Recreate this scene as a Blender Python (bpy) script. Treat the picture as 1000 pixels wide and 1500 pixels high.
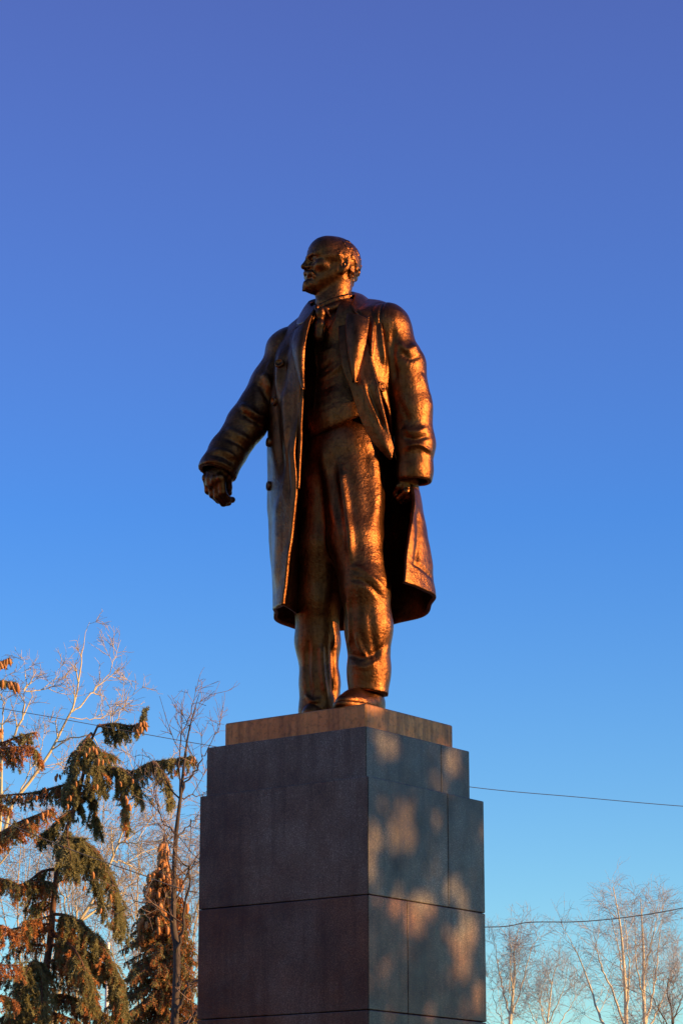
import bpy, math, random
import numpy as np
from mathutils import Vector, Matrix
from mathutils.bvhtree import BVHTree

for o in list(bpy.data.objects):
    bpy.data.objects.remove(o)
scene = bpy.context.scene
col = scene.collection
rng = np.random.default_rng(7)
random.seed(7)
R = math.radians

# ------------------------------------------------------------------ camera
CAM_H, TILT, FPX = 1.6, R(15.1), 3913.0      # focal length in photograph pixels (1500 high)
CT, ST = math.cos(TILT), math.sin(TILT)
cam_data = bpy.data.cameras.new('camera')
cam_data.sensor_fit = 'VERTICAL'
cam_data.sensor_height = 36.0
cam_data.lens = FPX / 1500.0 * 36.0
cam_data.clip_start, cam_data.clip_end = 0.5, 8000.0
cam = bpy.data.objects.new('camera', cam_data)
cam.location = (0, 0, CAM_H)
cam.rotation_euler = (math.pi / 2 + TILT, 0, 0)
col.objects.link(cam)
scene.camera = cam
scene.render.resolution_x, scene.render.resolution_y = 682, 1024

# ------------------------------------------------------------------ sky, sun, exposure
SUN_AZ, SUN_EL = R(107.0), R(13.0)           # azimuth from +Y towards +X
world = bpy.data.worlds.new('World')
scene.world = world
world.use_nodes = True
wn, wl = world.node_tree.nodes, world.node_tree.links
bg = wn['Background']
sky = wn.new('ShaderNodeTexSky')
sky.sky_type = 'NISHITA'
sky.sun_disc = False
sky.sun_elevation = SUN_EL
sky.sun_rotation = SUN_AZ
sky.altitude = 200.0
sky.air_density, sky.dust_density, sky.ozone_density = 1.0, 0.0, 3.2
hsv = wn.new('ShaderNodeHueSaturation')
hsv.inputs['Hue'].default_value = 0.515
hsv.inputs['Saturation'].default_value = 1.25
hsv.inputs['Value'].default_value = 1.0
wl.new(sky.outputs['Color'], hsv.inputs['Color'])
tint = wn.new('ShaderNodeMix'); tint.data_type = 'RGBA'; tint.blend_type = 'MULTIPLY'
tint.inputs['Factor'].default_value = 1.0
wtc = wn.new('ShaderNodeTexCoord'); wsx = wn.new('ShaderNodeSeparateXYZ')
wl.new(wtc.outputs['Generated'], wsx.inputs['Vector'])
wr = wn.new('ShaderNodeValToRGB')                            # violet overhead, cyan low down, alike in every direction
wl.new(wsx.outputs['Z'], wr.inputs['Fac'])
we = wr.color_ramp.elements
while len(we) < 4: we.new(.5)
for k_, (pos_, c_) in enumerate([(.0, (1.12, 1.3, 1.12)), (.09, (1.08, 1.27, 1.15)), (.26, (1.0, 1.12, 1.32)), (.46, (2.55, 1.02, 1.12))]):
    we[k_].position = pos_; we[k_].color = (*c_, 1)
wl.new(wr.outputs['Color'], tint.inputs['B'])
wl.new(hsv.outputs['Color'], tint.inputs['A'])
wl.new(tint.outputs['Result'], bg.inputs['Color'])
bg.inputs['Strength'].default_value = 0.105

sun_data = bpy.data.lights.new('sun', 'SUN')
sun_data.energy = 5.0
sun_data.angle = R(0.53)
sun_data.color = (1.0, 0.60, 0.255)
sun = bpy.data.objects.new('sun', sun_data)
SUN_DIR = Vector((math.sin(SUN_AZ) * math.cos(SUN_EL), math.cos(SUN_AZ) * math.cos(SUN_EL), math.sin(SUN_EL)))
sun.rotation_euler = SUN_DIR.to_track_quat('Z', 'Y').to_euler()
sun.location = SUN_DIR * 60
col.objects.link(sun)

vs = scene.view_settings
vs.view_transform, vs.look, vs.gamma = 'Standard', 'None', 1.0
vs.use_curve_mapping = False
vs.exposure = 0.72

# ------------------------------------------------------------------ helpers
def ray(px, py):
    a, b = (px - 500.0) / FPX, (750.0 - py) / FPX
    return np.array([a, CT - b * ST, ST + b * CT])

def P(px, py, Y):
    """Point on the ray of a photograph pixel at the distance Y in front of the camera."""
    d = ray(px, py)
    k = Y / d[1]
    return np.array([d[0] * k, Y, CAM_H + d[2] * k])

DS = 21.0                                     # distance of the statue's axis
def W(px, py, dy=0.0):
    return P(px, py, DS + dy)

def tag(o, label=None, cat=None, group=None, kind=None):
    if label: o['label'] = label
    if cat: o['category'] = cat
    if group: o['group'] = group
    if kind: o['kind'] = kind
    return o

def empty(name, loc):
    o = bpy.data.objects.new(name, None)
    o.location = loc
    o.empty_display_size = 0.2
    col.objects.link(o)
    return o

def mesh_from(name, V, Fs, smooth=True):
    me = bpy.data.meshes.new(name)
    V = np.asarray(V, dtype=np.float32)
    if isinstance(Fs, np.ndarray):
        n, k = Fs.shape
        me.vertices.add(len(V)); me.vertices.foreach_set('co', V.ravel())
        me.loops.add(n * k); me.loops.foreach_set('vertex_index', Fs.astype(np.int32).ravel())
        me.polygons.add(n)
        me.polygons.foreach_set('loop_start', np.arange(0, n * k, k, dtype=np.int32))
        me.update(calc_edges=True)
    else:
        me.from_pydata([tuple(v) for v in V], [], Fs)
    me.validate()
    if smooth:
        me.polygons.foreach_set('use_smooth', np.ones(len(me.polygons), dtype=bool))
    me.update()
    return me

def obj(name, V, Fs, mat, parent=None, smooth=True):
    """World-space vertices; stored relative to the parent's origin (or to the world origin)."""
    V = np.asarray(V, dtype=np.float64)
    base = np.array(world_loc(parent)) if parent else np.zeros(3)
    o = bpy.data.objects.new(name, mesh_from(name, V - base, Fs, smooth))
    o.data.materials.append(mat)
    col.objects.link(o)
    if parent:
        o.parent = parent
    return o

def world_loc(o):
    l = Vector(o.location)
    while o.parent:
        o = o.parent
        l = l + Vector(o.location)
    return l

def grid_faces(n, m, closed=False):
    i, j = np.meshgrid(np.arange(n - 1), np.arange(m if closed else m - 1), indexing='ij')
    j2 = (j + 1) % m
    return np.stack([i * m + j, i * m + j2, (i + 1) * m + j2, (i + 1) * m + j], -1).reshape(-1, 4)

def catmull(pts, n):
    p = np.asarray(pts, float)
    p = np.concatenate([(2 * p[0] - p[1])[None], p, (2 * p[-1] - p[-2])[None]])
    u = np.linspace(0, len(p) - 3 - 1e-9, n)
    i = u.astype(int); t = (u - i)[:, None]
    t = t.reshape((-1,) + (1,) * (p.ndim - 1))
    a, b, c, d = p[i], p[i + 1], p[i + 2], p[i + 3]
    return .5 * (2 * b + (c - a) * t + (2 * a - 5 * b + 4 * c - d) * t ** 2 + (3 * b - a - 3 * c + d) * t ** 3)

_lat = np.random.default_rng(3).random((32, 32, 32)).astype(np.float32) * 2 - 1
def noise3(p):
    p = np.asarray(p, float)
    i = np.floor(p).astype(int); f = p - i
    f = f * f * (3 - 2 * f)
    i &= 31
    j = (i + 1) & 31
    r = 0
    for ax in (0, 1):
        for ay in (0, 1):
            for az in (0, 1):
                w = (f[..., 0] if ax else 1 - f[..., 0]) * (f[..., 1] if ay else 1 - f[..., 1]) * (f[..., 2] if az else 1 - f[..., 2])
                r = r + w * _lat[(j if ax else i)[..., 0], (j if ay else i)[..., 1], (j if az else i)[..., 2]]
    return r

# ------------------------------------------------------------------ materials
def new_mat(name):
    m = bpy.data.materials.new(name)
    m.use_nodes = True
    nt = m.node_tree
    return m, nt, nt.nodes, nt.links, nt.nodes['Principled BSDF']

def ramp(nodes, links, src, stops):
    r = nodes.new('ShaderNodeValToRGB')
    e = r.color_ramp.elements
    while len(e) < len(stops): e.new(0.5)
    for k, (pos, c) in enumerate(stops):
        e[k].position = pos
        e[k].color = (*c, 1) if len(c) == 3 else c
    links.new(src, r.inputs['Fac'])
    return r

def tex_noise(nodes, links, coord, scale, detail=6, rough=.6):
    n = nodes.new('ShaderNodeTexNoise')
    n.inputs['Scale'].default_value = scale
    n.inputs['Detail'].default_value = detail
    n.inputs['Roughness'].default_value = rough
    links.new(coord, n.inputs['Vector'])
    return n

def bronze_mat(name, c1, c2, metallic, r0, r1, bump):
    m, nt, N, L, b = new_mat(name)
    tc = N.new('ShaderNodeTexCoord').outputs['Object']
    n1 = tex_noise(N, L, tc, 2.6, 8, .65)
    cr = ramp(N, L, n1.outputs['Fac'], [(.32, c1), (.68, c2)])
    n4 = tex_noise(N, L, tc, 30, 5, .6)
    dk = ramp(N, L, n4.outputs['Fac'], [(.30, (.45, .42, .40)), (.50, (1, 1, 1))])
    mx = N.new('ShaderNodeMix'); mx.data_type = 'RGBA'; mx.blend_type = 'MULTIPLY'
    mx.inputs['Factor'].default_value = .8
    L.new(cr.outputs['Color'], mx.inputs['A']); L.new(dk.outputs['Color'], mx.inputs['B'])
    mp = N.new('ShaderNodeMapping'); mp.inputs['Scale'].default_value = (9, 9, .9)      # runs of rain down the metal
    L.new(tc, mp.inputs['Vector'])
    n5 = tex_noise(N, L, mp.outputs['Vector'], 1.6, 5, .6)
    st = ramp(N, L, n5.outputs['Fac'], [(.38, (.50, .48, .46)), (.55, (1, 1, 1)), (.75, (1.0, .95, .85))])
    m2 = N.new('ShaderNodeMix'); m2.data_type = 'RGBA'; m2.blend_type = 'MULTIPLY'; m2.inputs['Factor'].default_value = .75
    L.new(mx.outputs['Result'], m2.inputs['A']); L.new(st.outputs['Color'], m2.inputs['B'])
    L.new(m2.outputs['Result'], b.inputs['Base Color'])
    b.inputs['Metallic'].default_value = metallic
    n2 = tex_noise(N, L, tc, 9, 6, .7)
    mr = N.new('ShaderNodeMapRange')
    mr.inputs['From Min'].default_value, mr.inputs['From Max'].default_value = .3, .7
    mr.inputs['To Min'].default_value, mr.inputs['To Max'].default_value = r0, r1
    L.new(n2.outputs['Fac'], mr.inputs['Value']); L.new(mr.outputs['Result'], b.inputs['Roughness'])
    v = N.new('ShaderNodeTexVoronoi'); v.inputs['Scale'].default_value = 26
    L.new(tc, v.inputs['Vector'])
    n3 = tex_noise(N, L, tc, 55, 6, .65)
    ad = N.new('ShaderNodeMath'); ad.operation = 'MULTIPLY_ADD'; ad.inputs[1].default_value = .35
    L.new(v.outputs['Distance'], ad.inputs[0]); L.new(n3.outputs['Fac'], ad.inputs[2])
    bp = N.new('ShaderNodeBump'); bp.inputs['Strength'].default_value = bump; bp.inputs['Distance'].default_value = .012
    L.new(ad.outputs[0], bp.inputs['Height']); L.new(bp.outputs['Normal'], b.inputs['Normal'])
    return m

BRONZE = bronze_mat('bronze', (.13, .044, .013), (.27, .094, .026), .97, .27, .41, .42)
PLINTH = bronze_mat('plinth_bronze', (.62, .21, .048), (.80, .32, .075), .25, .42, .6, .5)

def granite_mat(name='granite', wash=(1, 1, 1)):
    m, nt, N, L, b = new_mat(name)
    geo = N.new('ShaderNodeNewGeometry').outputs['Position']
    info = N.new('ShaderNodeObjectInfo')
    n1 = tex_noise(N, L, geo, 120, 3, .6)
    speck = ramp(N, L, n1.outputs['Fac'], [(.36, (.085, .070, .050)), (.53, (.165, .136, .088)), (.69, (.40, .34, .26))])
    n2 = tex_noise(N, L, geo, 1.35, 7, .62)
    stain = ramp(N, L, n2.outputs['Fac'], [(.36, (.36, .27, .21)), (.49, (.80, .72, .64)), (.62, (1.08, 1.08, 1.08))])
    mx = N.new('ShaderNodeMix'); mx.data_type = 'RGBA'; mx.blend_type = 'MULTIPLY'; mx.inputs['Factor'].default_value = 1.0
    L.new(speck.outputs['Color'], mx.inputs['A']); L.new(stain.outputs['Color'], mx.inputs['B'])
    vr = N.new('ShaderNodeMapRange'); vr.inputs['To Min'].default_value, vr.inputs['To Max'].default_value = .66, 1.0
    L.new(info.outputs['Random'], vr.inputs['Value'])
    m2 = N.new('ShaderNodeVectorMath'); m2.operation = 'SCALE'
    L.new(mx.outputs['Result'], m2.inputs[0]); L.new(vr.outputs['Result'], m2.inputs['Scale'])
    mp = N.new('ShaderNodeMapping'); mp.inputs['Scale'].default_value = (5, 5, .45)     # streaks of dirty water
    L.new(geo, mp.inputs['Vector'])
    n6 = tex_noise(N, L, mp.outputs['Vector'], 2.2, 6, .65)
    sk = ramp(N, L, n6.outputs['Fac'], [(.36, (.55, .50, .46)), (.52, (1, 1, 1))])
    m3 = N.new('ShaderNodeMix'); m3.data_type = 'RGBA'; m3.blend_type = 'MULTIPLY'; m3.inputs['Factor'].default_value = .75
    L.new(m2.outputs['Vector'], m3.inputs['A']); L.new(sk.outputs['Color'], m3.inputs['B'])
    n7 = tex_noise(N, L, geo, 1.1, 4, .6)
    ru = ramp(N, L, n7.outputs['Fac'], [(.38, (1, 1, 1)), (.62, wash)])
    m4 = N.new('ShaderNodeMix'); m4.data_type = 'RGBA'; m4.blend_type = 'MULTIPLY'; m4.inputs['Factor'].default_value = 1.0
    L.new(m3.outputs['Result'], m4.inputs['A']); L.new(ru.outputs['Color'], m4.inputs['B'])
    L.new(m4.outputs['Result'], b.inputs['Base Color'])
    b.inputs['Specular IOR Level'].default_value = .38
    n3 = tex_noise(N, L, geo, 5, 6, .7)
    mr = N.new('ShaderNodeMapRange')
    mr.inputs['From Min'].default_value, mr.inputs['From Max'].default_value = .3, .7
    mr.inputs['To Min'].default_value, mr.inputs['To Max'].default_value = .30, .48
    L.new(n3.outputs['Fac'], mr.inputs['Value']); L.new(mr.outputs['Result'], b.inputs['Roughness'])
    bp = N.new('ShaderNodeBump'); bp.inputs['Strength'].default_value = .25; bp.inputs['Distance'].default_value = .004
    L.new(n1.outputs['Fac'], bp.inputs['Height']); L.new(bp.outputs['Normal'], b.inputs['Normal'])
    return m
GRANITE = granite_mat(wash=(.95, .90, .82))
GRANITE_RED = granite_mat('reddish_granite', (1.20, .68, .43))

def plain(name, c1, c2, scale, rough=.8, metallic=0, bump=0, bscale=20, translucent=0):
    m, nt, N, L, b = new_mat(name)
    tc = N.new('ShaderNodeNewGeometry').outputs['Position']
    n = tex_noise(N, L, tc, scale, 4, .6)
    cr = ramp(N, L, n.outputs['Fac'], [(.35, c1), (.65, c2)])
    L.new(cr.outputs['Color'], b.inputs['Base Color'])
    b.inputs['Roughness'].default_value = rough
    b.inputs['Metallic'].default_value = metallic
    if translucent:
        tr_ = N.new('ShaderNodeBsdfTranslucent'); ms = N.new('ShaderNodeMixShader'); ms.inputs['Fac'].default_value = translucent
        L.new(cr.outputs['Color'], tr_.inputs['Color']); L.new(b.outputs['BSDF'], ms.inputs[1]); L.new(tr_.outputs['BSDF'], ms.inputs[2])
        L.new(ms.outputs['Shader'], N['Material Output'].inputs['Surface'])
    if bump:
        n3 = tex_noise(N, L, tc, bscale, 5, .6)
        bp = N.new('ShaderNodeBump'); bp.inputs['Strength'].default_value = bump; bp.inputs['Distance'].default_value = .02
        L.new(n3.outputs['Fac'], bp.inputs['Height']); L.new(bp.outputs['Normal'], b.inputs['Normal'])
    return m
MORTAR = plain('mortar', (.03, .026, .022), (.10, .09, .075), 6)
ASPHALT = plain('asphalt', (.045, .043, .042), (.075, .07, .066), 3, .9, bump=.3)
BARK_PALE = plain('pale_bark', (.56, .43, .21), (.72, .60, .34), 6, .8)
BARK_BIRCH = plain('birch_bark', (.58, .46, .28), (.78, .66, .44), 8, .75)
BARK_DARK = plain('dark_bark', (.05, .034, .024), (.11, .075, .05), 8, .9)
BARK_RED = plain('spruce_bark', (.10, .05, .03), (.19, .09, .05), 10, .9)
TWIG = plain('grey_brown_twig', (.22, .14, .10), (.34, .23, .16), 5, .8)
TWIG_MAUVE = plain('mauve_twig', (.33, .29, .27), (.45, .40, .37), 5, .8)
TWIG_PALE = plain('pale_twig', (.46, .33, .15), (.60, .46, .24), 5, .8)
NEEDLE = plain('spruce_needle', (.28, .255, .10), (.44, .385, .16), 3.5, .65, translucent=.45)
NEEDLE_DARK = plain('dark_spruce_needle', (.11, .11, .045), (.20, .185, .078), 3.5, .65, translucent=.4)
NEEDLE_DEAD = plain('dead_needle', (.52, .20, .05), (.74, .34, .10), 4, .75, translucent=.35)
CONE = plain('cone_scale', (.40, .15, .035), (.56, .24, .07), 9, .6)
CABLE = plain('cable', (.07, .066, .066), (.11, .105, .10), 3, .6)
POLE_GREY = plain('pole_concrete', (.25, .24, .22), (.33, .31, .29), 4, .85)
WHITE_PAINT = plain('white_paint', (.68, .66, .60), (.78, .76, .70), 4, .5)

# ------------------------------------------------------------------ ground
def sheet(name, x0, x1, y0, y1, z, mat):
    V = np.array([[x0, y0, z], [x1, y0, z], [x1, y1, z], [x0, y1, z]], float)
    return tag(obj(name, V, [(0, 1, 2, 3)], mat, smooth=False), kind='structure')
sheet('ground', -3000, 3000, -3000, 3000, 0.0, ASPHALT)

# ------------------------------------------------------------------ pedestal
LV = np.array([-math.sin(R(53)), math.cos(R(53)), 0])      # along the left-hand face, away from the near corner
RV = np.array([math.sin(R(37)), math.cos(R(37)), 0])       # along the right-hand face
ZV = np.array([0, 0, 1.0])

def bevel_box(K, a, b, c, bev=.006):
    """Box with corner K and edge vectors a, b, c, its edges chamfered."""
    la, lb, lc = (np.linalg.norm(v) for v in (a, b, c))
    ua, ub, uc = a / la, b / lb, c / lc
    V, idx = [], {}
    F = []
    for sx in (0, 1):
        for sy in (0, 1):
            for sz in (0, 1):
                for ax in range(3):
                    o = [bev, bev, bev]; o[ax] = 0
                    p = K + ua * (o[0] if sx == 0 else la - o[0]) + ub * (o[1] if sy == 0 else lb - o[1]) + uc * (o[2] if sz == 0 else lc - o[2])
                    idx[(sx, sy, sz, ax)] = len(V); V.append(p)
    for ax in range(3):
        q1, q2 = [(1, 2), (0, 2), (0, 1)][ax]
        for s in (0, 1):
            f = []
            for (u, v) in ((0, 0), (1, 0), (1, 1), (0, 1)):
                key = [0, 0, 0]; key[ax] = s; key[q1] = u; key[q2] = v
                f.append(idx[(*key, ax)])
            F.append(f)
        for u in (0, 1):
            for v in (0, 1):
                k0 = [0, 0, 0]; k0[q1] = u; k0[q2] = v
                k1 = list(k0); k1[ax] = 1
                F.append([idx[(*k0, q1)], idx[(*k0, q2)], idx[(*k1, q2)], idx[(*k1, q1)]])
    for sx in (0, 1):
        for sy in (0, 1):
            for sz in (0, 1):
                F.append([idx[(sx, sy, sz, k)] for k in range(3)])
    return np.array(V), F

def fix_normals(o):
    import bmesh
    bm = bmesh.new(); bm.from_mesh(o.data)
    bmesh.ops.recalc_face_normals(bm, faces=bm.faces[:])
    bm.to_mesh(o.data); bm.free()

PED_C = np.array([0.0, 21.2, 0.0])
ped = empty('pedestal', tuple(PED_C))
tag(ped, 'stepped square granite pedestal of large dark slabs carrying the bronze statue', 'pedestal')

TIERS = dict(
    plinth=(np.array([.1898, 20.3058]), 1.4116, 1.1755, 5.3475, 5.5497),
    upper=(np.array([.1881, 20.1662]), 1.5824, 1.3965, 4.9490, 5.3470),
    lower=(np.array([.2015, 20.0782]), 1.6587, 1.5594, 0.45, 4.9478))

def s_on_right(px, py, K2):
    """Distance along the right-hand face at which a pixel's ray meets it."""
    d = ray(px, py)
    n = np.cross(RV, ZV)
    K = np.array([K2[0], K2[1], 0]); O = np.array([0, 0, CAM_H])
    t = np.dot(K - O, n) / np.dot(d, n)
    return np.dot(O + d * t - K, RV)

def z_at_corner(py, px, K2):
    d = ray(px, py)
    return CAM_H + d[2] / d[1] * K2[1]

GAP, TH = .0022, .09
def slab(K, a, b, c, name='slab'):
    V, F = bevel_box(K, a, b, c)
    o = obj(name, V, F, GRANITE, ped, smooth=False)
    fix_normals(o)
    return o

def tier_slabs(K2, sl, sr, z0, z1, right_joints, jit=0.0025, mat=None):
    K = np.array([K2[0], K2[1], z0])
    h = z1 - z0
    n_l, n_r = np.cross(ZV, LV), np.cross(RV, ZV)
    n_l = n_l if n_l[1] < 0 else -n_l
    n_r = n_r if n_r[1] < 0 else -n_r
    # left-hand face: one slab that shows its edge at the corner
    g = GAP
    def prism(plan, off):
        m = len(plan)
        pts = [K + LV * p[0] + RV * p[1] + off for p in plan]
        V = np.array([p + ZV * g for p in pts] + [p + ZV * (h - g) for p in pts])
        F = [tuple(range(m)), tuple(range(m, 2 * m))] + [(i, (i + 1) % m, m + (i + 1) % m, m + i) for i in range(m)]
        o = obj('slab', V, F, mat or GRANITE, ped, smooth=False); fix_normals(o)
        bv = o.modifiers.new('edge', 'BEVEL'); bv.width = .006; bv.segments = 2; bv.limit_method = 'ANGLE'
    e = g * .4
    prism([(e, 0), (sl - e, 0), (sl - TH - e, TH), (TH + e, TH)], np.zeros(3))
    cuts = [0] + right_joints + [sr]
    for i, (a, b) in enumerate(zip(cuts[:-1], cuts[1:])):
        off = n_r * rng.uniform(-jit, jit) if i else np.zeros(3)
        i0 = TH if i == 0 else 0
        i1 = TH if i == len(cuts) - 2 else 0
        prism([(0, a + e), (0, b - e), (TH, b - i1 - e), (TH, a + i0 + e)], off)
    prism([(sl, e), (sl, sr - e), (sl - TH, sr - TH - e), (sl - TH, TH + e)], np.zeros(3))
    prism([(e, sr), (sl - e, sr), (sl - TH - e, sr - TH), (TH + e, sr - TH)], np.zeros(3))

K2, sl, sr, z0, z1 = TIERS['upper']
tier_slabs(K2, sl, sr, z0, z1, [s_on_right(646, 1115, K2)])
KU = np.array([K2[0], K2[1], z0])
core_V, core_F = bevel_box(KU + (LV + RV) * (TH * .6) + ZV * .003, LV * (sl - TH * 1.2), RV * (sr - TH * 1.2), ZV * (z1 - z0 - .004))
fix_normals(obj('core', core_V, core_F, MORTAR, ped, smooth=False))

K2, sl, sr, z0, z1 = TIERS['lower']
zb = [z1, z_at_corner(1310, 539, K2), z_at_corner(1479, 541, K2)]
zb += [zb[-1] - .92, zb[-1] - 1.84, z0]
joints = [[s_on_right(656, 1250, K2)], [s_on_right(597, 1400, K2)], [s_on_right(598, 1490, K2)], [sr * .62], [sr * .4]]
for k in range(5):
    tier_slabs(K2, sl, sr, zb[k + 1], zb[k], joints[k], mat=GRANITE if k == 0 else GRANITE_RED)
KL = np.array([K2[0], K2[1], z0])
core_V, core_F = bevel_box(KL + (LV + RV) * (TH * .6), LV * (sl - TH * 1.2), RV * (sr - TH * 1.2), ZV * (z1 - z0 - .004))
fix_normals(obj('core', core_V, core_F, MORTAR, ped, smooth=False))
for k, (ex, za, zc) in enumerate([(.18, .225, .447), (.45, 0.0, .222)]):
    V, F = bevel_box(KL - (LV + RV) * ex + ZV * (za - z0), LV * (sl + 2 * ex), RV * (sr + 2 * ex), ZV * (zc - za), .012)
    fix_normals(obj('step', V, F, GRANITE, ped, smooth=False))

# ------------------------------------------------------------------ sculpting with distance fields
def unit(v): return v / max(np.linalg.norm(v), 1e-9)

def smin(a, b, k):
    if k <= 0: return np.minimum(a, b)
    h = np.maximum(k - np.abs(a - b), 0) / k
    return np.minimum(a, b) - h * h * k * .25

class Vol:
    def __init__(s, lo, hi, h):
        s.lo = np.asarray(lo, float); s.h = h
        s.n = np.ceil((np.asarray(hi, float) - s.lo) / h).astype(int) + 1
        s.ax = [s.lo[i] + h * np.arange(s.n[i]) for i in range(3)]
        s.F = np.full(s.n, 9.0, np.float32)
    def region(s, lo, hi):
        sl = []
        for i in range(3):
            a = max(0, int(np.floor((lo[i] - s.lo[i]) / s.h)))
            b = min(s.n[i], int(np.ceil((hi[i] - s.lo[i]) / s.h)) + 1)
            sl.append(slice(a, max(a, b)))
        g = (s.ax[0][sl[0]][:, None, None].astype(np.float32), s.ax[1][sl[1]][None, :, None].astype(np.float32), s.ax[2][sl[2]][None, None, :].astype(np.float32))
        return tuple(sl), g
    def apply(s, prim, k=.02, mode='add'):
        fn, lo, hi = prim
        pad = max(k, 0) + 4 * s.h
        sl, g = s.region(np.asarray(lo) - pad, np.asarray(hi) + pad)
        if min(s.F[sl].shape) == 0: return
        d = fn(*g)
        if mode == 'add': s.F[sl] = smin(s.F[sl], d, k)
        else: s.F[sl] = -smin(-s.F[sl], d, k)
    def add(s, prim, k=.02): s.apply(prim, k, 'add')
    def sub(s, prim, k=.02): s.apply(prim, k, 'sub')
    def cut(s, p, n):
        """Remove everything on the side of the plane that n points to."""
        sl, g = s.region(s.lo, s.lo + s.h * s.n)
        d = (g[0] - p[0]) * n[0] + (g[1] - p[1]) * n[1] + (g[2] - p[2]) * n[2]
        s.F = np.maximum(s.F, d.astype(np.float32))
    def mesh(s):
        F = s.F
        F[0], F[-1] = 1, 1; F[:, 0], F[:, -1] = 1, 1; F[:, :, 0], F[:, :, -1] = 1, 1
        S = F < 0
        c = S[:-1, :-1, :-1].astype(np.uint8)
        cnt = np.zeros_like(c)
        offs = [(i, j, k) for i in (0, 1) for j in (0, 1) for k in (0, 1)]
        for o in offs:
            cnt += S[o[0]:S.shape[0] - 1 + o[0], o[1]:S.shape[1] - 1 + o[1], o[2]:S.shape[2] - 1 + o[2]]
        act = (cnt > 0) & (cnt < 8)
        I = np.argwhere(act)
        ids = np.full(act.shape, -1, np.int64)
        ids[act] = np.arange(len(I))
        vals = np.stack([F[I[:, 0] + o[0], I[:, 1] + o[1], I[:, 2] + o[2]] for o in offs], 1)
        acc = np.zeros((len(I), 3)); num = np.zeros(len(I))
        for a in range(8):
            for b in range(a + 1, 8):
                if bin(a ^ b).count('1') != 1: continue
                va, vb = vals[:, a], vals[:, b]
                m = (va < 0) != (vb < 0)
                t = np.where(m, va / np.where(m, va - vb, 1), 0)
                pa, pb = np.array(offs[a], float), np.array(offs[b], float)
                acc += np.where(m[:, None], pa + t[:, None] * (pb - pa), 0); num += m
        V = s.lo + s.h * (I + acc / num[:, None])
        quads = []
        for ax in range(3):
            a1, a2 = (ax + 1) % 3, (ax + 2) % 3
            sa = [slice(None)] * 3; sb = [slice(None)] * 3
            sa[ax], sb[ax] = slice(0, -1), slice(1, None)
            A, B = S[tuple(sa)], S[tuple(sb)]
            E = np.argwhere(A != B)
            ok = (E[:, a1] > 0) & (E[:, a2] > 0) & (E[:, a1] < act.shape[a1]) & (E[:, a2] < act.shape[a2])
            E = E[ok]
            flip = A[E[:, 0], E[:, 1], E[:, 2]]
            def cid(d1, d2):
                q = E.copy(); q[:, a1] -= d1; q[:, a2] -= d2
                return ids[q[:, 0], q[:, 1], q[:, 2]]
            q = np.stack([cid(1, 1), cid(0, 1), cid(0, 0), cid(1, 0)], 1)
            q[~flip] = q[~flip][:, ::-1]
            quads.append(q)
        return V, np.vstack(quads)

def rc(a, b, ra, rb):
    a, b = np.asarray(a, float), np.asarray(b, float)
    ab = b - a; L2 = max(float(ab @ ab), 1e-9)
    def fn(x, y, z):
        t = np.clip(((x - a[0]) * ab[0] + (y - a[1]) * ab[1] + (z - a[2]) * ab[2]) / L2, 0, 1)
        return np.sqrt((x - a[0] - t * ab[0]) ** 2 + (y - a[1] - t * ab[1]) ** 2 + (z - a[2] - t * ab[2]) ** 2) - (ra + (rb - ra) * t)
    r = max(ra, rb)
    return fn, np.minimum(a, b) - r, np.maximum(a, b) + r

def ell(c, r, M=None):
    """Ellipsoid; the rows of M are its axes in world space."""
    c, r = np.asarray(c, float), np.asarray(r, float)
    M = np.eye(3) if M is None else np.asarray(M, float)
    def fn(x, y, z):
        X, Y, Z = x - c[0], y - c[1], z - c[2]
        q = [X * M[i, 0] + Y * M[i, 1] + Z * M[i, 2] for i in range(3)]
        k0 = np.sqrt(sum((q[i] / r[i]) ** 2 for i in range(3)))
        k1 = np.sqrt(sum((q[i] / r[i] ** 2) ** 2 for i in range(3)))
        return k0 * (k0 - 1) / np.maximum(k1, 1e-6)
    R_ = r.max()
    return fn, c - R_, c + R_

def chain(vol, pts, rad, k=.03):
    for a, b, ra, rb in zip(pts[:-1], pts[1:], rad[:-1], rad[1:]):
        vol.add(rc(a, b, ra, rb), k)

def vnormals(V, Fq):
    n = np.zeros_like(V)
    fn = np.cross(V[Fq[:, 2]] - V[Fq[:, 0]], V[Fq[:, 3]] - V[Fq[:, 1]])
    for k in range(4): np.add.at(n, Fq[:, k], fn)
    return n / np.maximum(np.linalg.norm(n, axis=1), 1e-9)[:, None]

def fold(V, Nn, segs):
    """Ridges (amp > 0) and valleys across the surface that faces the viewer's side; widths and heights in metres."""
    out = np.zeros(len(V))
    face = np.clip(.25 - Nn[:, 1], 0, .5) * 2
    for pts, w, amp in segs:
        q = np.array([W(*p)[[0, 2]] for p in pts])
        q = catmull(q, 14) if len(q) > 2 else q
        best = np.full(len(V), 1e9); tt = np.zeros(len(V))
        for i in range(len(q) - 1):
            a, b = q[i], q[i + 1]
            ab = b - a
            t = np.clip(((V[:, [0, 2]] - a) @ ab) / (ab @ ab), 0, 1)
            d = np.linalg.norm(V[:, [0, 2]] - a - t[:, None] * ab, axis=1)
            m = d < best
            best[m] = d[m]; tt[m] = (i + t[m]) / (len(q) - 1)
        taper = np.clip(np.minimum(tt, 1 - tt) * 5, .15, 1)
        out += amp * taper * np.exp(-(best / w) ** 2)
    return V + Nn * (out * face)[:, None]

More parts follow.
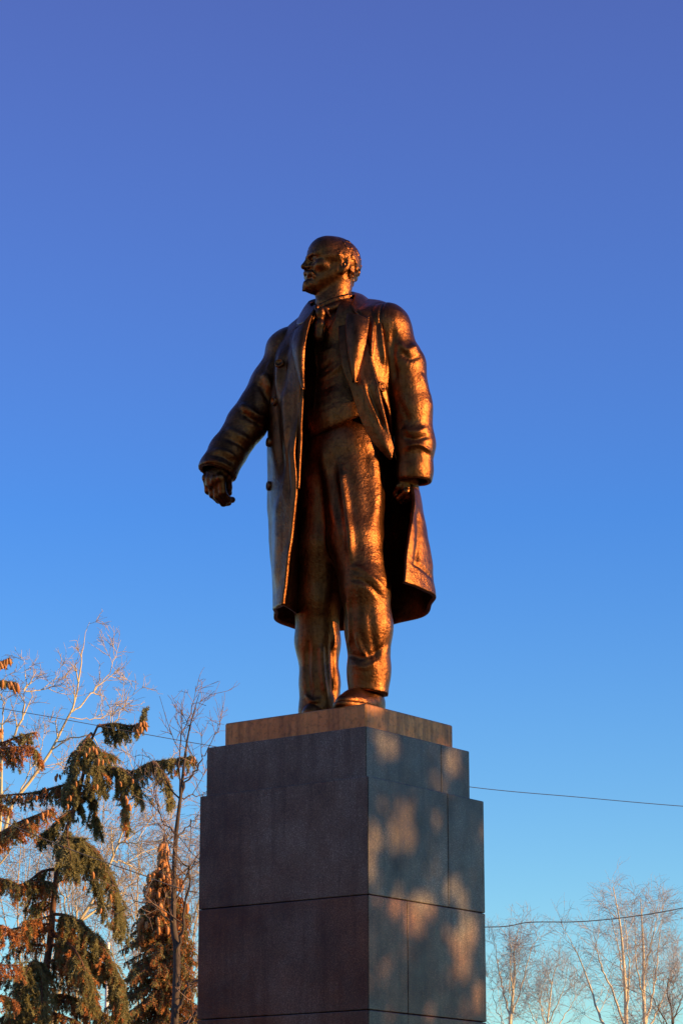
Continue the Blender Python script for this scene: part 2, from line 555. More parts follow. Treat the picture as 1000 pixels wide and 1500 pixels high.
def finish(name, vol, mat, parent, folds=None, rough=.006, rfreq=7):
    V, Fq = vol.mesh()
    Nn = vnormals(V, Fq)
    if folds: V = fold(V, Nn, folds); Nn = vnormals(V, Fq)
    if rough: V = V + Nn * (rough * (noise3(V * rfreq) + .5 * noise3(V * rfreq * 2.3 + 9)))[:, None]
    return obj(name, V, Fq, mat, parent)

# ------------------------------------------------------------------ the statue
PL_K, PL_SL, PL_SR, PL_Z0, PL_Z1 = TIERS['plinth']
statue = empty('statue', (float(W(500, 1030)[0]), DS, PL_Z0))
tag(statue, 'large bronze statue of a standing man in an open overcoat on a pedestal', 'statue')
pv, pf = bevel_box(np.array([PL_K[0], PL_K[1], PL_Z0]), LV * PL_SL, RV * PL_SR, ZV * (PL_Z1 - PL_Z0), .012)
po = obj('plinth', pv, pf, PLINTH, statue, smooth=False); fix_normals(po)
po['label'] = 'orange bronze block under the feet of the statue'

LAT = np.array([.84, -.54, 0.]); FRO = np.array([-.54, -.84, 0.])
BODY = np.array([LAT, FRO, ZV])
ZF = PL_Z1                                            # level the feet stand on

# ---- trousers
v = Vol((-.75, DS - .75, ZF - .02), (.75, DS + .65, 8.35), .0115)
v.add(ell(W(503, 668, .0), (.335, .278, .37), BODY), .05)
hipF, hipR = W(517, 705, -.06), W(475, 710, .08)
chain(v, [hipF, W(521, 790, -.17), W(535, 862, -.27), W(540, 920, -.25), W(540, 985, -.22), W(539, 1035, -.22)],
      [.255, .222, .190, .183, .163, .158], .06)
zhem = W(540, 1016, -.22)[2]
lo_, hi_ = W(504, 1060, -.7), W(600, 1016, .2)
v.sub((lambda x, y, z: (z - zhem - .25 * (y - DS + .22) * 0 + .12 * (x - .22)) + 0 * x + 0 * y, np.array([lo_[0], DS - .7, ZF - .1]), np.array([hi_[0], DS + .25, zhem + .03])), .0)
rb = W(467, 1020, .14); rb[2] = ZF + .10
chain(v, [hipR, W(468, 800, .07), W(464, 880, .12), W(465, 940, .16), W(468, 1000, .15), rb],
      [.235, .21, .185, .175, .155, .165], .06)
v.cut(np.array([0, 0, ZF + .035]), np.array([0, 0, -1.]))
trouser_folds = [
    ([(497, 690, 0), (504, 740, 0), (511, 800, 0), (515, 850, 0)], .03, .035),
    ([(545, 665, 0), (552, 720, 0), (548, 790, 0)], .05, .03),
    ([(470, 660, 0), (482, 730, 0), (496, 800, 0)], .04, .02),
    ([(515, 845, 0), (535, 858, 0), (562, 880, 0)], .022, .013),
    ([(512, 866, 0), (535, 874, 0), (566, 900, 0)], .022, -.012),
    ([(508, 965, 0), (525, 978, 0), (548, 972, 0), (566, 955, 0)], .022, -.013),
    ([(512, 985, 0), (535, 992, 0), (560, 978, 0)], .022, .009),
    ([(520, 940, 0), (528, 965, 0), (540, 985, 0)], .018, .018),
    ([(508, 880, 0), (512, 930, 0), (512, 965, 0)], .02, .018),
    ([(540, 905, 0), (545, 950, 0), (556, 1000, 0)], .03, -.012),
    ([(470, 940, 0), (472, 980, 0), (478, 1030, 0)], .022, .03),
    ([(452, 935, 0), (450, 980, 0), (456, 1030, 0)], .02, -.02),
    ([(446, 1015, 0), (458, 1028, 0), (470, 1024, 0)], .015, .018),
    ([(486, 930, 0), (488, 980, 0), (490, 1030, 0)], .02, -.02)]
tr = finish('trousers', v, BRONZE, statue, trouser_folds, .0035, 6)

# ---- shoes
def shoe(heel, toe, up=.15):
    heel, toe = np.array(heel), np.array(toe)
    d = toe - heel; d[2] = 0; ln = np.linalg.norm(d); d /= ln
    s = np.cross(ZV, d)
    M = np.array([d, s, ZV])
    lo = np.minimum(heel, toe) - .25; hi = np.maximum(heel, toe) + .25
    lo[2] = ZF - .01; hi[2] = ZF + .42
    v = Vol(lo, hi, .0085)
    H = heel.copy(); H[2] = ZF
    v.add(ell(H + d * ln * .78 + ZV * .06, (.2, .115, .072), M), .02)
    v.add(ell(H + d * ln * .50 + ZV * .09, (.22, .105, .11), M), .06)
    v.add(ell(H + d * ln * .18 + ZV * .10, (.17, .10, .15), M), .06)
    v.add(rc(H + d * ln * .22 + ZV * .12, H + d * ln * .22 + ZV * .3, .10, .10), .04)
    sole = Vol(lo, hi, .0085)
    v.cut(np.array([0, 0, ZF + .045]), np.array([0, 0, -1.]))
    o = finish('shoe', v, BRONZE, statue, None, .002, 9)
    sole.add(ell(H + d * ln * .76 + ZV * .03, (.235, .13, .09), M), .02)
    sole.add(ell(H + d * ln * .50 + ZV * .03, (.2, .10, .09), M), .05)
    sole.add(ell(H + d * ln * .16 + ZV * .03, (.165, .112, .09), M), .05)
    sole.cut(np.array([0, 0, ZF + .048]), np.array([0, 0, 1.])); sole.cut(np.array([0, 0, ZF + .001]), np.array([0, 0, -1.]))
    finish('sole', sole, BRONZE, o, None, 0)
hF = W(548, 1010, -.12); tF = W(510, 1022, -.43)
shoe(hF, tF)
hR = W(484, 1030, .24); tR = W(466, 1040, .10)
shoe(hR, tR)

# ---- waistcoat
v = Vol((-.6, DS - .6, 7.6), (.65, DS + .5, 9.35), .0115)
v.add(ell(W(502, 545, .02), (.37, .285, .52), BODY), .05)
v.add(ell(W(499, 615, -.01), (.335, .280, .37), BODY), .1)
v.add(ell(W(490, 480, .0), (.36, .22, .24), BODY), .12)
pA, pB = W(452, 641, -.25), W(522, 610, -.32)
nrm = np.cross(pB - pA, np.array([-.1, 1, .12])); nrm = nrm / np.linalg.norm(nrm)
if nrm[2] > 0: nrm = -nrm
v.cut(pA, nrm)
# neck opening of the waistcoat
v.sub(ell(W(473, 452, -.2), (.11, .26, .19), BODY), .02)
vest_folds = [
    ([(450, 560, 0), (468, 566, 0), (492, 556, 0), (508, 540, 0)], .022, .009),
    ([(449, 548, 0), (468, 552, 0), (488, 540, 0)], .02, -.008),
    ([(450, 584, 0), (470, 583, 0), (498, 575, 0)], .012, -.004),
    ([(450, 592, 0), (472, 594, 0), (508, 582, 0)], .022, .003),
    ([(450, 612, 0), (475, 612, 0), (505, 598, 0)], .018, -.003),
    ([(455, 520, 0), (472, 528, 0), (496, 520, 0)], .022, .007),
    ([(460, 500, 0), (463, 560, 0), (457, 636, 0)], .010, .006)]
finish('waistcoat', v, BRONZE, statue, vest_folds, .003, 8)

# ---- shirt front, collar and tie
v = Vol((-.45, DS - .55, 8.7), (.35, DS + .35, 9.4), .009)
v.add(ell(W(484, 490, -.02), (.24, .19, .24), BODY), .05)
finish('shirt', v, BRONZE, statue, None, .003, 9)
nb, nt_ = W(489, 452, -.02), W(492, 425, -.02)
v = Vol(nb - .42, nb + .42, .008)
ring = []
for k in range(25):
    a = 2 * math.pi * k / 24
    rr = .150
    c = nb + np.array([.0, 0, .0])
    fr = math.cos(a - math.atan2(-.35, -.94))          # 1 at the throat, -1 at the nape
    ring.append(c + np.array([rr * 1.02 * math.cos(a), rr * math.sin(a), .045 - .062 * fr]))
for a, b in zip(ring[:-1], ring[1:]):
    v.add(rc(a, b, .019, .019), .008)
    dn = np.array([0, 0, -.075])
    oa = (a - nb); ob = (b - nb)
    v.add(rc(a + dn + oa * .11 * np.array([1, 1, 0]), b + dn + ob * .11 * np.array([1, 1, 0]), .021, .021), .05)
for c0_, c1_ in ((W(464, 450, -.22), W(463, 460, -.255)), (W(476, 452, -.225), W(483, 463, -.25))):
    v.add(rc(c0_, c1_, .022, .009), .02)
finish('shirt_collar', v, BRONZE, statue, None, .003, 9)
v = Vol(W(470, 470, -.3) - .3, W(470, 470, -.3) + .3, .007)
v.add(ell(W(469, 459, -.27), (.045, .04, .055), BODY), .01)
chain(v, [W(469, 463, -.26), W(469, 476, -.275), W(466, 494, -.27)], [.024, .04, .045], .02)
finish('tie', v, BRONZE, statue, [([(464, 470, 0), (471, 469, 0)], .008, -.008)], .002, 9)

# ---- head
HC = W(485, 390, -.03)
beta = R(17)
hf = np.array([-math.cos(beta), -math.sin(beta), .0])
hl = np.array([math.sin(beta), -math.cos(beta), 0.])
tiltH = R(4)
hfT = hf * math.cos(tiltH) + ZV * math.sin(tiltH); huT = ZV * math.cos(tiltH) - hf * math.sin(tiltH)
HM = np.array([hfT, huT, hl])
HU = .0060
AS = .91                                              # the head is a little shorter front to back
def H(a, b, c=0.): return HC + (hfT * a * AS + huT * b + hl * c) * HU
def hell(c, r, rot=None):
    M = HM if rot is None else rot @ HM
    return ell(H(*c), np.array(r) * HU * np.array([AS, 1, 1]), M)
def hrc(a, b, ra, rb_): return rc(H(*a), H(*b), ra * HU, rb_ * HU)
v = Vol(HC - np.array([.36, .34, .46]), HC + np.array([.36, .34, .32]), .0052)
def h_(k): return k * HU
v.add(hell((-4, 10, 0), (40, 33, 30)), 0)
v.add(hell((-14, 4, 0), (29, 27, 29)), h_(10))
v.add(hell((14, 16, 0), (21, 21, 25)), h_(12))             # forehead
v.add(hell((11, -12, 0), (24, 26, 21)), h_(10))            # face
for s in (-1, 1):
    v.add(hrc((-4, -16, 19 * s), (25, -33, 6 * s), 8.5, 8), h_(9))     # jaw
    v.add(hell((19, -8, 17 * s), (11, 7, 8)), h_(6))                   # cheekbone
    v.add(hrc((35, 6.5, 3 * s), (28.5, 8, 17 * s), 3.6, 3.4), h_(5))   # brow ridge
    v.add(hrc((-2, 6, 27 * s), (14, 4, 24 * s), 3, 3), h_(8))
v.add(hrc((27, -34, 0), (33, -35, 0), 9, 7), h_(6))
for s in (-1, 1):
    v.sub(hell((35.5, 0, 11.5 * s), (6.5, 5, 7)), h_(5))               # eye socket
    v.add(hell((27.2, -.3, 11.5 * s), (5.4, 5, 6)), h_(1))             # eyeball
    v.add(hrc((32.4, 2.0, 6.5 * s), (30.6, 3.2, 12 * s), 1.3, 1.5), h_(1.5))   # upper lid
    v.add(hrc((30.6, 3.2, 12 * s), (26.5, 1.4, 17 * s), 1.5, 1.2), h_(1.5))
    v.add(hrc((32.0, -3.2, 7 * s), (28.5, -3.6, 15.5 * s), 1.2, 1.1), h_(2))   # lower lid
    v.add(hrc((37.2, 7.6, 4 * s), (33, 9.6, 12 * s), 2.2, 2.4), h_(2))        # eyebrow
    v.add(hrc((33, 9.6, 12 * s), (26.0, 8.2, 20 * s), 2.4, 1.3), h_(2))
v.add(hrc((36.5, 5, 0), (43.5, -7.2, 0), 3.0, 3.6), h_(4))             # nose
v.add(hell((42.4, -7.6, 0), (4.6, 3.9, 4.2)), h_(2))
for s in (-1, 1):
    v.add(hell((37.5, -9.0, 5.0 * s), (4.2, 3.2, 3.0)), h_(2))
    v.sub(hell((40.2, -11.6, 2.6 * s), (2.2, 1.4, 1.4)), h_(1))
    v.sub(hrc((36, -11, 8.5 * s), (29, -21, 13.5 * s), 1.0, 1.2), h_(4))       # fold beside the nose
    v.add(hrc((37.8, -16.8, 1.5 * s), (34.0, -19.5, 9.5 * s), 4.4, 3.4), h_(2)) # moustache
    v.add(hrc((34.0, -19.5, 9.5 * s), (30.0, -24, 13 * s), 3.2, 1.6), h_(4))
v.add(hell((31.5, -21, 0), (6, 7, 10)), h_(2))
v.add(hrc((36.2, -22.6, -4.5), (36.2, -22.6, 4.5), 2.3, 2.3), h_(1.0))             # lower lip
v.sub(hrc((41.4, -26.8, -6), (41.4, -26.8, 6), 1.6, 1.6), h_(3))
v.add(hell((34.0, -33, 0), (7.5, 7, 8)), h_(3))                        # pointed beard
v.add(hrc((35.5, -34, 0), (41.0, -42.5, 0), 6.2, 2.2), h_(3))
v.add(hrc((33, -37, 0), (28, -40, 0), 6.5, 5), h_(4))
for s in (-1, 1):                                                       # ears
    ct_, st_ = math.cos(R(16)), math.sin(R(16))
    rot = np.array([[ct_, st_, 0.25 * s], [-st_, ct_, 0], [0, 0, 1]])
    v.add(hell((-13, -7, 29.0 * s), (7.2, 12, 3.6), rot), h_(2))
    v.sub(hell((-11, -5, 34.0 * s), (4.3, 8, 4.6), rot), h_(1.5))
    v.add(hrc((-11, -5, 30.5 * s), (-12, -12, 30.5 * s), 1.6, 1.2), h_(1.2))
    v.add(hell((-9.5, -17, 28 * s), (3.4, 3.6, 2.6)), h_(2))
v.add(hrc((-13, -18, 0), (-8, -60, 0), 20.5, 22.5), h_(8))             # neck
v.add(hrc((8, -38, 0), (8, -55, 0), 9, 10), h_(10))
for s in (-1, 1):
    v.add(hrc((-14, -24, 17 * s), (8, -56, 7 * s), 4.5, 4.5), h_(6))   # neck muscle
hv, hq = v.mesh()
hn = vnormals(hv, hq)
loc = (hv - HC) @ HM.T / HU / np.array([AS, 1, 1])
bw = np.clip((-28 - loc[:, 1]) / 4, 0, 1) * np.clip((loc[:, 0] - 22) / 4, 0, 1)
amp = .0012 * noise3(hv * 30) + .0045 * bw * noise3(hv * np.array([60, 60, 24]))
# furrows of the forehead and the corner of the eye
amp += -.0022 * np.exp(-((loc[:, 1] - 20 - .01 * loc[:, 2] ** 2) / 1.0) ** 2) * np.clip((loc[:, 0] - 20) / 8, 0, 1)
amp += -.0018 * np.exp(-((loc[:, 1] - 25 - .01 * loc[:, 2] ** 2) / 1.0) ** 2) * np.clip((loc[:, 0] - 18) / 8, 0, 1)
hv = hv + hn * amp[:, None]
head = obj('head', hv, hq, BRONZE, statue)
# hair at the back and sides, carved in curls
v = Vol(HC - np.array([.36, .34, .30]), HC + np.array([.30, .34, .32]), .0052)
v.add(hell((-5, 9.5, 0), (39.8, 33, 30.6)), 0)
v.add(hell((-15, 3, 0), (28.6, 27, 29.6)), h_(8))
v.add(hrc((-26, -10, 0), (-24, -22, 0), 14, 11), h_(8))
for s in (-1, 1):
    v.add(hrc((2, 4, 28.6 * s), (3, -9, 26.5 * s), 3.2, 2.0), h_(4))
    v.add(hrc((-21, -8, 20 * s), (-21, -20, 16 * s), 7, 5), h_(5))
sl_, g = v.region(v.lo, v.lo + v.h * v.n)
X, Y, Z = g[0] - HC[0], g[1] - HC[1], g[2] - HC[2]
A = (X * HM[0, 0] + Y * HM[0, 1] + Z * HM[0, 2]) / HU / AS
B = (X * HM[1, 0] + Y * HM[1, 1] + Z * HM[1, 2]) / HU
C = (X * HM[2, 0] + Y * HM[2, 1] + Z * HM[2, 2]) / HU
wob = 2.2 * np.sin(B * .55) + 1.4 * np.sin(C * .6 + 1)
line = 1.5 + wob + np.clip(4 - B, 0, 6) * .9 - np.clip(B - 12, 0, 40) * .75 + np.clip(18 - np.abs(C), -5, 18) * -.75
front = (A - line) * HU
v.F = np.maximum(v.F, front.astype(np.float32))
sideb = np.maximum(np.abs(A + 9) - 9.5, -12 - B) * HU           # bare skin round the ear
earhole = np.maximum(np.maximum(A - 12, -21 - A), np.maximum(B - 4.5 + .12 * np.abs(A + 6), -B - 40)) * HU
v.F = np.maximum(v.F, (-np.maximum(earhole, (22 - np.abs(C)) * HU)).astype(np.float32))
hv, hq = v.mesh()
hn = vnormals(hv, hq)
q = hv * 30
curl = np.sin(q[:, 0] * 1.5 + 3.2 * noise3(q * .7) + q[:, 2] * 1.1) + noise3(q * 1.6) * .9
hv = hv + hn * (.0065 * curl - .001)[:, None]
obj('hair', hv, hq, BRONZE, head)

# ---- hands
def hand(name, wrist, d, back, side, curls, thumb_dir, S=1.0, spread=.05):
    """d: along the fingers, back: out of the back of the hand, side: towards the thumb."""
    d = np.array(d, float); d /= np.linalg.norm(d)
    back = np.array(back, float); back -= d * (back @ d); back /= np.linalg.norm(back)
    side = np.array(side, float); side -= d * (side @ d); side -= back * (side @ back); side /= np.linalg.norm(side)
    wrist = np.array(wrist, float)
    v = Vol(wrist - .5 * S, wrist + .5 * S, .0068)
    M = np.array([d, back, side])
    v.add(rc(wrist - d * .04 * S, wrist + d * .03 * S, .07 * S, .068 * S), .02)
    v.add(ell(wrist + d * .12 * S, (.14 * S, .052 * S, .098 * S), M), .05 * S)
    v.add(ell(wrist + d * .09 * S - back * .02 * S + side * .06 * S, (.10 * S, .05 * S, .05 * S), M), .03 * S)
    for k, (off, ln) in enumerate([(.072, .95), (.025, 1.06), (-.024, 1.0), (-.068, .8)]):
        p = wrist + d * (.205 - .012 * abs(k - 1)) * S + side * off * S + back * .004
        v.add(ell(p + back * .012 * S, (.034 * S, .032 * S, .027 * S), M), .015)
        ang = 0
        dirv = d + side * (off * spread * 8)
        dirv /= np.linalg.norm(dirv)
        r = .030 * S
        for j, seg in enumerate((.105, .07, .052)):
            ang += curls[j] * (1 + .06 * (k - 1))
            dd = dirv * math.cos(ang) - back * math.sin(ang)
            p2 = p + dd * seg * ln * S
            v.add(rc(p, p2, r, r * .9), .012)
            p, r = p2, r * .9
    tb = wrist + d * .06 * S + side * .085 * S - back * .015 * S
    td = np.array(thumb_dir, float)
    p = tb; r = .033 * S
    for j, seg in enumerate((.10, .075, .055)):
        t = d * td[j][0] + back * td[j][1] + side * td[j][2]
        t /= np.linalg.norm(t)
        p2 = p + t * seg * S
        v.add(rc(p, p2, r, r * .86), .018)
        p, r = p2, r * .86
    return finish(name, v, BRONZE, statue, None, .0015, 20)
hand('hand', W(325, 668, .04), (-.28, -.20, -1), (-.62, -.78, .2), (.80, -.55, 0), (R(33), R(48), R(42)),
     [(.95, -.4, -.1), (.7, -.7, -.3), (.3, -.9, -.5)], 1.17)
hand('hand', W(603, 694, -.11), (-.08, .0, -1), (.72, -.68, .1), (-.7, -.7, 0), (R(58), R(75), R(60)),
     [(.9, -.4, .25), (.6, -.9, -.3), (.3, -.8, -.8)], .86)

# ---- overcoat: an open shell lofted through rows of (x, y, depth)
rows = [
 [(462,458,-.17),(455,457,-.10),(450,456,.0),(455,450,.1),(470,444,.17),(490,439,.19),(506,436,.15),(516,435,.08),(523,437,0),(526,439,-.07),(525,442,-.13),(522,446,-.19),(514,452,-.23)],
 [(450,480,-.25),(437,482,-.15),(420,487,.0),(412,490,.15),(427,486,.3),(462,474,.35),(502,464,.32),(542,454,.22),(566,450,.07),(574,450,-.08),(566,452,-.22),(548,456,-.31),(530,462,-.35)],
 [(441,530,-.35),(428,530,-.26),(408,530,-.08),(398,535,.12),(410,545,.34),(455,550,.45),(505,550,.45),(555,545,.34),(583,540,.12),(590,535,-.08),(580,530,-.25),(562,528,-.37),(545,528,-.42)],
 [(438,600,-.36),(420,600,-.26),(400,602,-.08),(392,606,.12),(402,615,.34),(450,622,.46),(505,622,.47),(555,617,.38),(584,612,.22),(590,607,.08),(586,602,-.06),(577,600,-.19),(566,600,-.31)],
 [(431,660,-.36),(415,660,-.25),(398,662,-.06),(392,668,.14),(403,677,.36),(450,684,.48),(508,684,.5),(560,678,.4),(592,675,.28),(603,669,.14),(602,665,.07),(591,661,.0),(577,660,-.10)],
 [(433,722,-.36),(414,722,-.24),(398,724,-.04),(393,730,.16),(404,740,.38),(450,746,.5),(510,746,.52),(565,740,.42),(600,736,.26),(612,733,.12),(616,731,.0),(614,727,-.10),(606,724,-.20)],
 [(424,790,-.34),(409,790,-.22),(399,792,-.02),(396,798,.18),(408,806,.4),(452,812,.52),(512,812,.54),(570,806,.44),(608,800,.22),(622,797,.05),(626,794,-.12),(616,790,-.26),(599,790,-.36)],
 [(412,886,-.31),(404,890,-.19),(400,893,-.02),(402,902,.18),(415,917,.4),(455,926,.52),(512,924,.54),(575,915,.44),(615,905,.24),(634,886,.05),(637,872,-.14),(617,862,-.31),(592,853,-.44)]]
G = np.array([[W(*p) for p in r] for r in rows])
NU, NV = 170, 190
G1 = catmull(G, NV)                                       # along the height
Gs = catmull(np.swapaxes(G1, 0, 1), NU)                   # round the body -> (NU, NV, 3)
V = Gs.reshape(-1, 3)
Fq = grid_faces(NU, NV)
Nn = vnormals(V, Fq)
ctr = np.array([W(505, 640)[0], DS])
if np.mean(np.sum(Nn[:, :2] * (V[:, :2] - ctr), 1)) < 0:
    Fq = Fq[:, ::-1]; Nn = -Nn
uu = np.repeat(np.linspace(0, 1, NU), NV); vv = np.tile(np.linspace(0, 1, NV), NU)
# long hanging folds that deepen towards the hem, and a slight unevenness
wave = .030 * np.sin(uu * 46 + 1.2 * np.sin(vv * 4) + 2) * np.clip(vv - .45, 0, 1) * np.clip(np.minimum(uu - .12, .85 - uu) * 8, 0, 1)
V = V + Nn * (wave + .007 * noise3(V * 5) + .0025 * noise3(V * 12))[:, None]
coat_folds = [
 ([(404, 560, 0), (406, 640, 0), (416, 720, 0)], .03, -.03),
 ([(416, 560, 0), (420, 640, 0), (427, 700, 0)], .03, .018),
 ([(413, 505, 0), (408, 560, 0), (405, 610, 0)], .025, .025),
 ([(425, 500, 0), (418, 540, 0), (414, 600, 0)], .02, -.02),
 ([(408, 730, 0), (407, 800, 0), (405, 880, 0)], .03, .02),
 ([(425, 640, 0), (421, 700, 0), (424, 750, 0)], .02, -.02),
 ([(553, 480, 0), (557, 520, 0), (562, 560, 0)], .018, .03),
 ([(545, 485, 0), (543, 520, 0), (540, 550, 0)], .018, .03),
 ([(563, 480, 0), (568, 520, 0), (574, 560, 0)], .018, -.03),
 ([(560, 580, 0), (566, 610, 0), (574, 650, 0)], .02, .02),
 ([(612, 750, 0), (612, 800, 0), (606, 850, 0)], .025, -.02),
 ([(600, 838, 0), (618, 846, 0), (634, 856, 0)], .015, -.012),
 ([(624, 760, 0), (630, 810, 0), (634, 850, 0)], .03, .015)]
V = fold(V, vnormals(V, Fq), coat_folds)
COATV, COATF = V, Fq
coat = obj('overcoat', V, Fq, BRONZE, statue)
def thicken(o, t, off=-1):
    m = o.modifiers.new('thickness', 'SOLIDIFY'); m.thickness = t; m.offset = off
    m.use_even_offset = False
    return o
thicken(coat, .03)

def strip(name, pts_rows, n, m, t, parent=None, bulge=0.0, folds=None, rough=.004):
    """Sheet of cloth through rows of control points (x, y, depth), with thickness."""
    g = np.array([[W(*p) for p in r] for r in pts_rows])
    g = catmull(g, n) if len(g) > 2 else g[0][None] + (g[1] - g[0])[None] * np.linspace(0, 1, n)[:, None, None]
    g = np.swapaxes(catmull(np.swapaxes(g, 0, 1), m), 0, 1) if g.shape[1] > 2 else g
    V = g.reshape(-1, 3); F = grid_faces(g.shape[0], g.shape[1])
    N_ = vnormals(V, F)
    if N_[:, 1].mean() > 0: F = F[:, ::-1]; N_ = -N_
    prof = np.repeat(np.sin(np.linspace(0, math.pi, g.shape[0])), g.shape[1])
    V = V + N_ * (bulge * prof + rough * noise3(V * 9))[:, None]
    if folds: V = fold(V, vnormals(V, F), folds)
    return thicken(obj(name, V, F, BRONZE, parent or statue), t, -1)

# collar and lapels of the overcoat
strip('collar', [
  [(461,452,-.22),(452,446,-.05),(453,441,.08),(470,435,.18),(495,429,.19),(514,427,.1),(520,428,-.03),(519,434,-.14),(513,446,-.24)],
  [(456,458,-.27),(444,458,-.09),(446,450,.1),(466,442,.25),(500,434,.27),(526,431,.15),(533,434,-.02),(530,445,-.2),(523,458,-.33)],
  [(450,470,-.31),(436,475,-.12),(436,468,.1),(460,458,.3),(502,448,.34),(538,441,.2),(547,446,-.02),(545,456,-.22),(540,466,-.39)]], 14, 90, .03, coat)
strip('lapel', [
  [(508,458,-.36),(506,474,-.40),(506,492,-.43),(508,515,-.46),(512,538,-.47),(519,560,-.47)],
  [(524,462,-.40),(523,478,-.45),(521,498,-.49),(518,520,-.50),(517,540,-.50),(520,560,-.485)],
  [(541,467,-.40),(539,482,-.44),(536,502,-.47),(531,524,-.48),(526,543,-.48),(521,561,-.48)]], 16, 60, .03, coat, .012)
strip('lapel', [
  [(432,484,-.24),(428,498,-.27),(428,515,-.30),(433,540,-.36),(443,572,-.42)],
  [(446,472,-.30),(441,490,-.34),(438,512,-.38),(440,540,-.41),(444,570,-.44)],
  [(460,452,-.26),(453,474,-.33),(448,500,-.38),(446,530,-.40),(446,568,-.43)]], 16, 60, .03, coat, .01)
# the front edge of the coat turned back towards the hem
strip('facing', [
  [(433,725,-.34),(428,770,-.32),(421,820,-.30),(413,884,-.29)],
  [(434,728,-.26),(433,772,-.22),(431,825,-.16),(428,893,-.10)],
  [(435,732,-.16),(436,776,-.10),(437,830,-.02),(437,900,.06)]], 14, 50, .02, coat)
# suit jacket under the coat
jk = strip('jacket_front', [
  [(495,478,-.30),(497,510,-.37),(502,540,-.41),(514,572,-.43),(524,605,-.43),(538,636,-.44),(552,655,-.45),(571,674,-.44)],
  [(512,474,-.32),(516,508,-.40),(521,540,-.44),(530,572,-.46),(541,602,-.47),(552,630,-.48),(562,648,-.48),(574,668,-.46)],
  [(532,470,-.33),(540,505,-.41),(548,540,-.44),(556,572,-.46),(563,600,-.46),(568,625,-.46),(572,640,-.46),(577,656,-.45)]], 26, 110, .03,
  folds=[([(548, 575, 0), (556, 615, 0), (566, 655, 0)], .016, .03), ([(538, 590, 0), (550, 625, 0), (562, 655, 0)], .014, -.025),
         ([(528, 575, 0), (540, 615, 0), (560, 655, 0)], .014, .02), ([(560, 560, 0), (566, 600, 0), (571, 640, 0)], .014, -.02)])
strip('jacket_front', [
  [(450,470,-.26),(445,520,-.33),(443,580,-.37),(440,640,-.37),(438,690,-.36),(437,716,-.36)],
  [(443,475,-.25),(438,525,-.31),(436,585,-.34),(433,645,-.33),(431,690,-.32),(430,716,-.32)],
  [(432,480,-.2),(428,530,-.24),(425,590,-.27),(422,650,-.26),(420,690,-.25),(419,716,-.25)]], 14, 80, .022)

# sleeves
v = Vol(W(280, 725, -.32), W(470, 440, .3) + np.array([.2, .3, .15]), .0105)
armR = [W(430, 512, .2), W(398, 562, .2), W(363, 620, .12), W(334, 662, .04), W(320, 686, .0), W(315, 703, -.01)]
chain(v, armR, [.185, .172, .164, .150, .152, .158], .05)
v.add(ell(W(424, 511, .2), (.2, .19, .17), BODY), .06)
e = armR[-1]; ax_ = unit(np.array([-.30, -.12, -.95]))
v.cut(W(318, 694), ax_)
v.sub(rc(W(318, 694) - ax_ * .06, W(318, 694) + ax_ * .2, .125, .13), .01)
sleeve_folds = [
 ([(350, 592, 0), (362, 600, 0), (378, 612, 0), (392, 610, 0)], .022, .035),
 ([(352, 605, 0), (368, 616, 0), (388, 624, 0)], .02, -.03),
 ([(382, 545, 0), (392, 556, 0), (398, 575, 0)], .022, .03),
 ([(376, 558, 0), (386, 572, 0), (396, 590, 0)], .02, -.03),
 ([(330, 630, 0), (348, 640, 0), (370, 650, 0)], .022, .025),
 ([(326, 645, 0), (345, 652, 0), (366, 662, 0)], .018, -.022),
 ([(312, 665, 0), (330, 668, 0), (350, 678, 0)], .016, .02),
 ([(305, 672, 0), (325, 676, 0), (346, 686, 0)], .014, -.018),
 ([(296, 682, 0), (318, 684, 0), (342, 692, 0)], .012, .018),
 ([(400, 520, 0), (392, 545, 0), (394, 580, 0)], .02, .02)]
finish('sleeve', v, BRONZE, coat, [(p_, w_ * 1.25, a_ * .65) for p_, w_, a_ in sleeve_folds], .004, 8)

v = Vol(W(540, 725, -.6), W(655, 425, .25) + .05, .0105)
armL = [W(562, 486, -.15), W(590, 535, -.17), W(603, 600, -.17), W(608, 650, -.17), W(607, 690, -.17), W(606, 706, -.17)]
chain(v, armL, [.205, .180, .163, .155, .140, .138], .05)
v.add(ell(W(566, 478, -.16), (.19, .2, .19), BODY), .08)
ax_ = armL[-1] - armL[-3]; ax_ /= np.linalg.norm(ax_)
v.cut(armL[5], ax_)
v.sub(rc(armL[5] - ax_ * .05, armL[5] + ax_ * .2, .112, .115), .01)
sleeve_folds = [
 ([(580, 520, 0), (595, 532, 0), (612, 520, 0)], .022, .025),
 ([(585, 535, 0), (600, 545, 0), (616, 535, 0)], .02, -.022),
 ([(575, 500, 0), (574, 540, 0), (580, 580, 0)], .022, -.025),
 ([(586, 640, 0), (605, 650, 0), (628, 640, 0)], .02, .02),
 ([(588, 655, 0), (606, 661, 0), (630, 652, 0)], .016, -.022),
 ([(590, 672, 0), (610, 668, 0), (632, 676, 0)], .016, .022),
 ([(584, 600, 0), (590, 620, 0), (600, 640, 0)], .02, -.015),
 ([(610, 560, 0), (622, 580, 0), (632, 600, 0)], .02, .015),
 ([(563, 452, 0), (556, 480, 0), (560, 520, 0)], .012, -.03)]
finish('sleeve', v, BRONZE, coat, [(p_, w_ * 1.25, a_ * .65) for p_, w_, a_ in sleeve_folds], .004, 8)

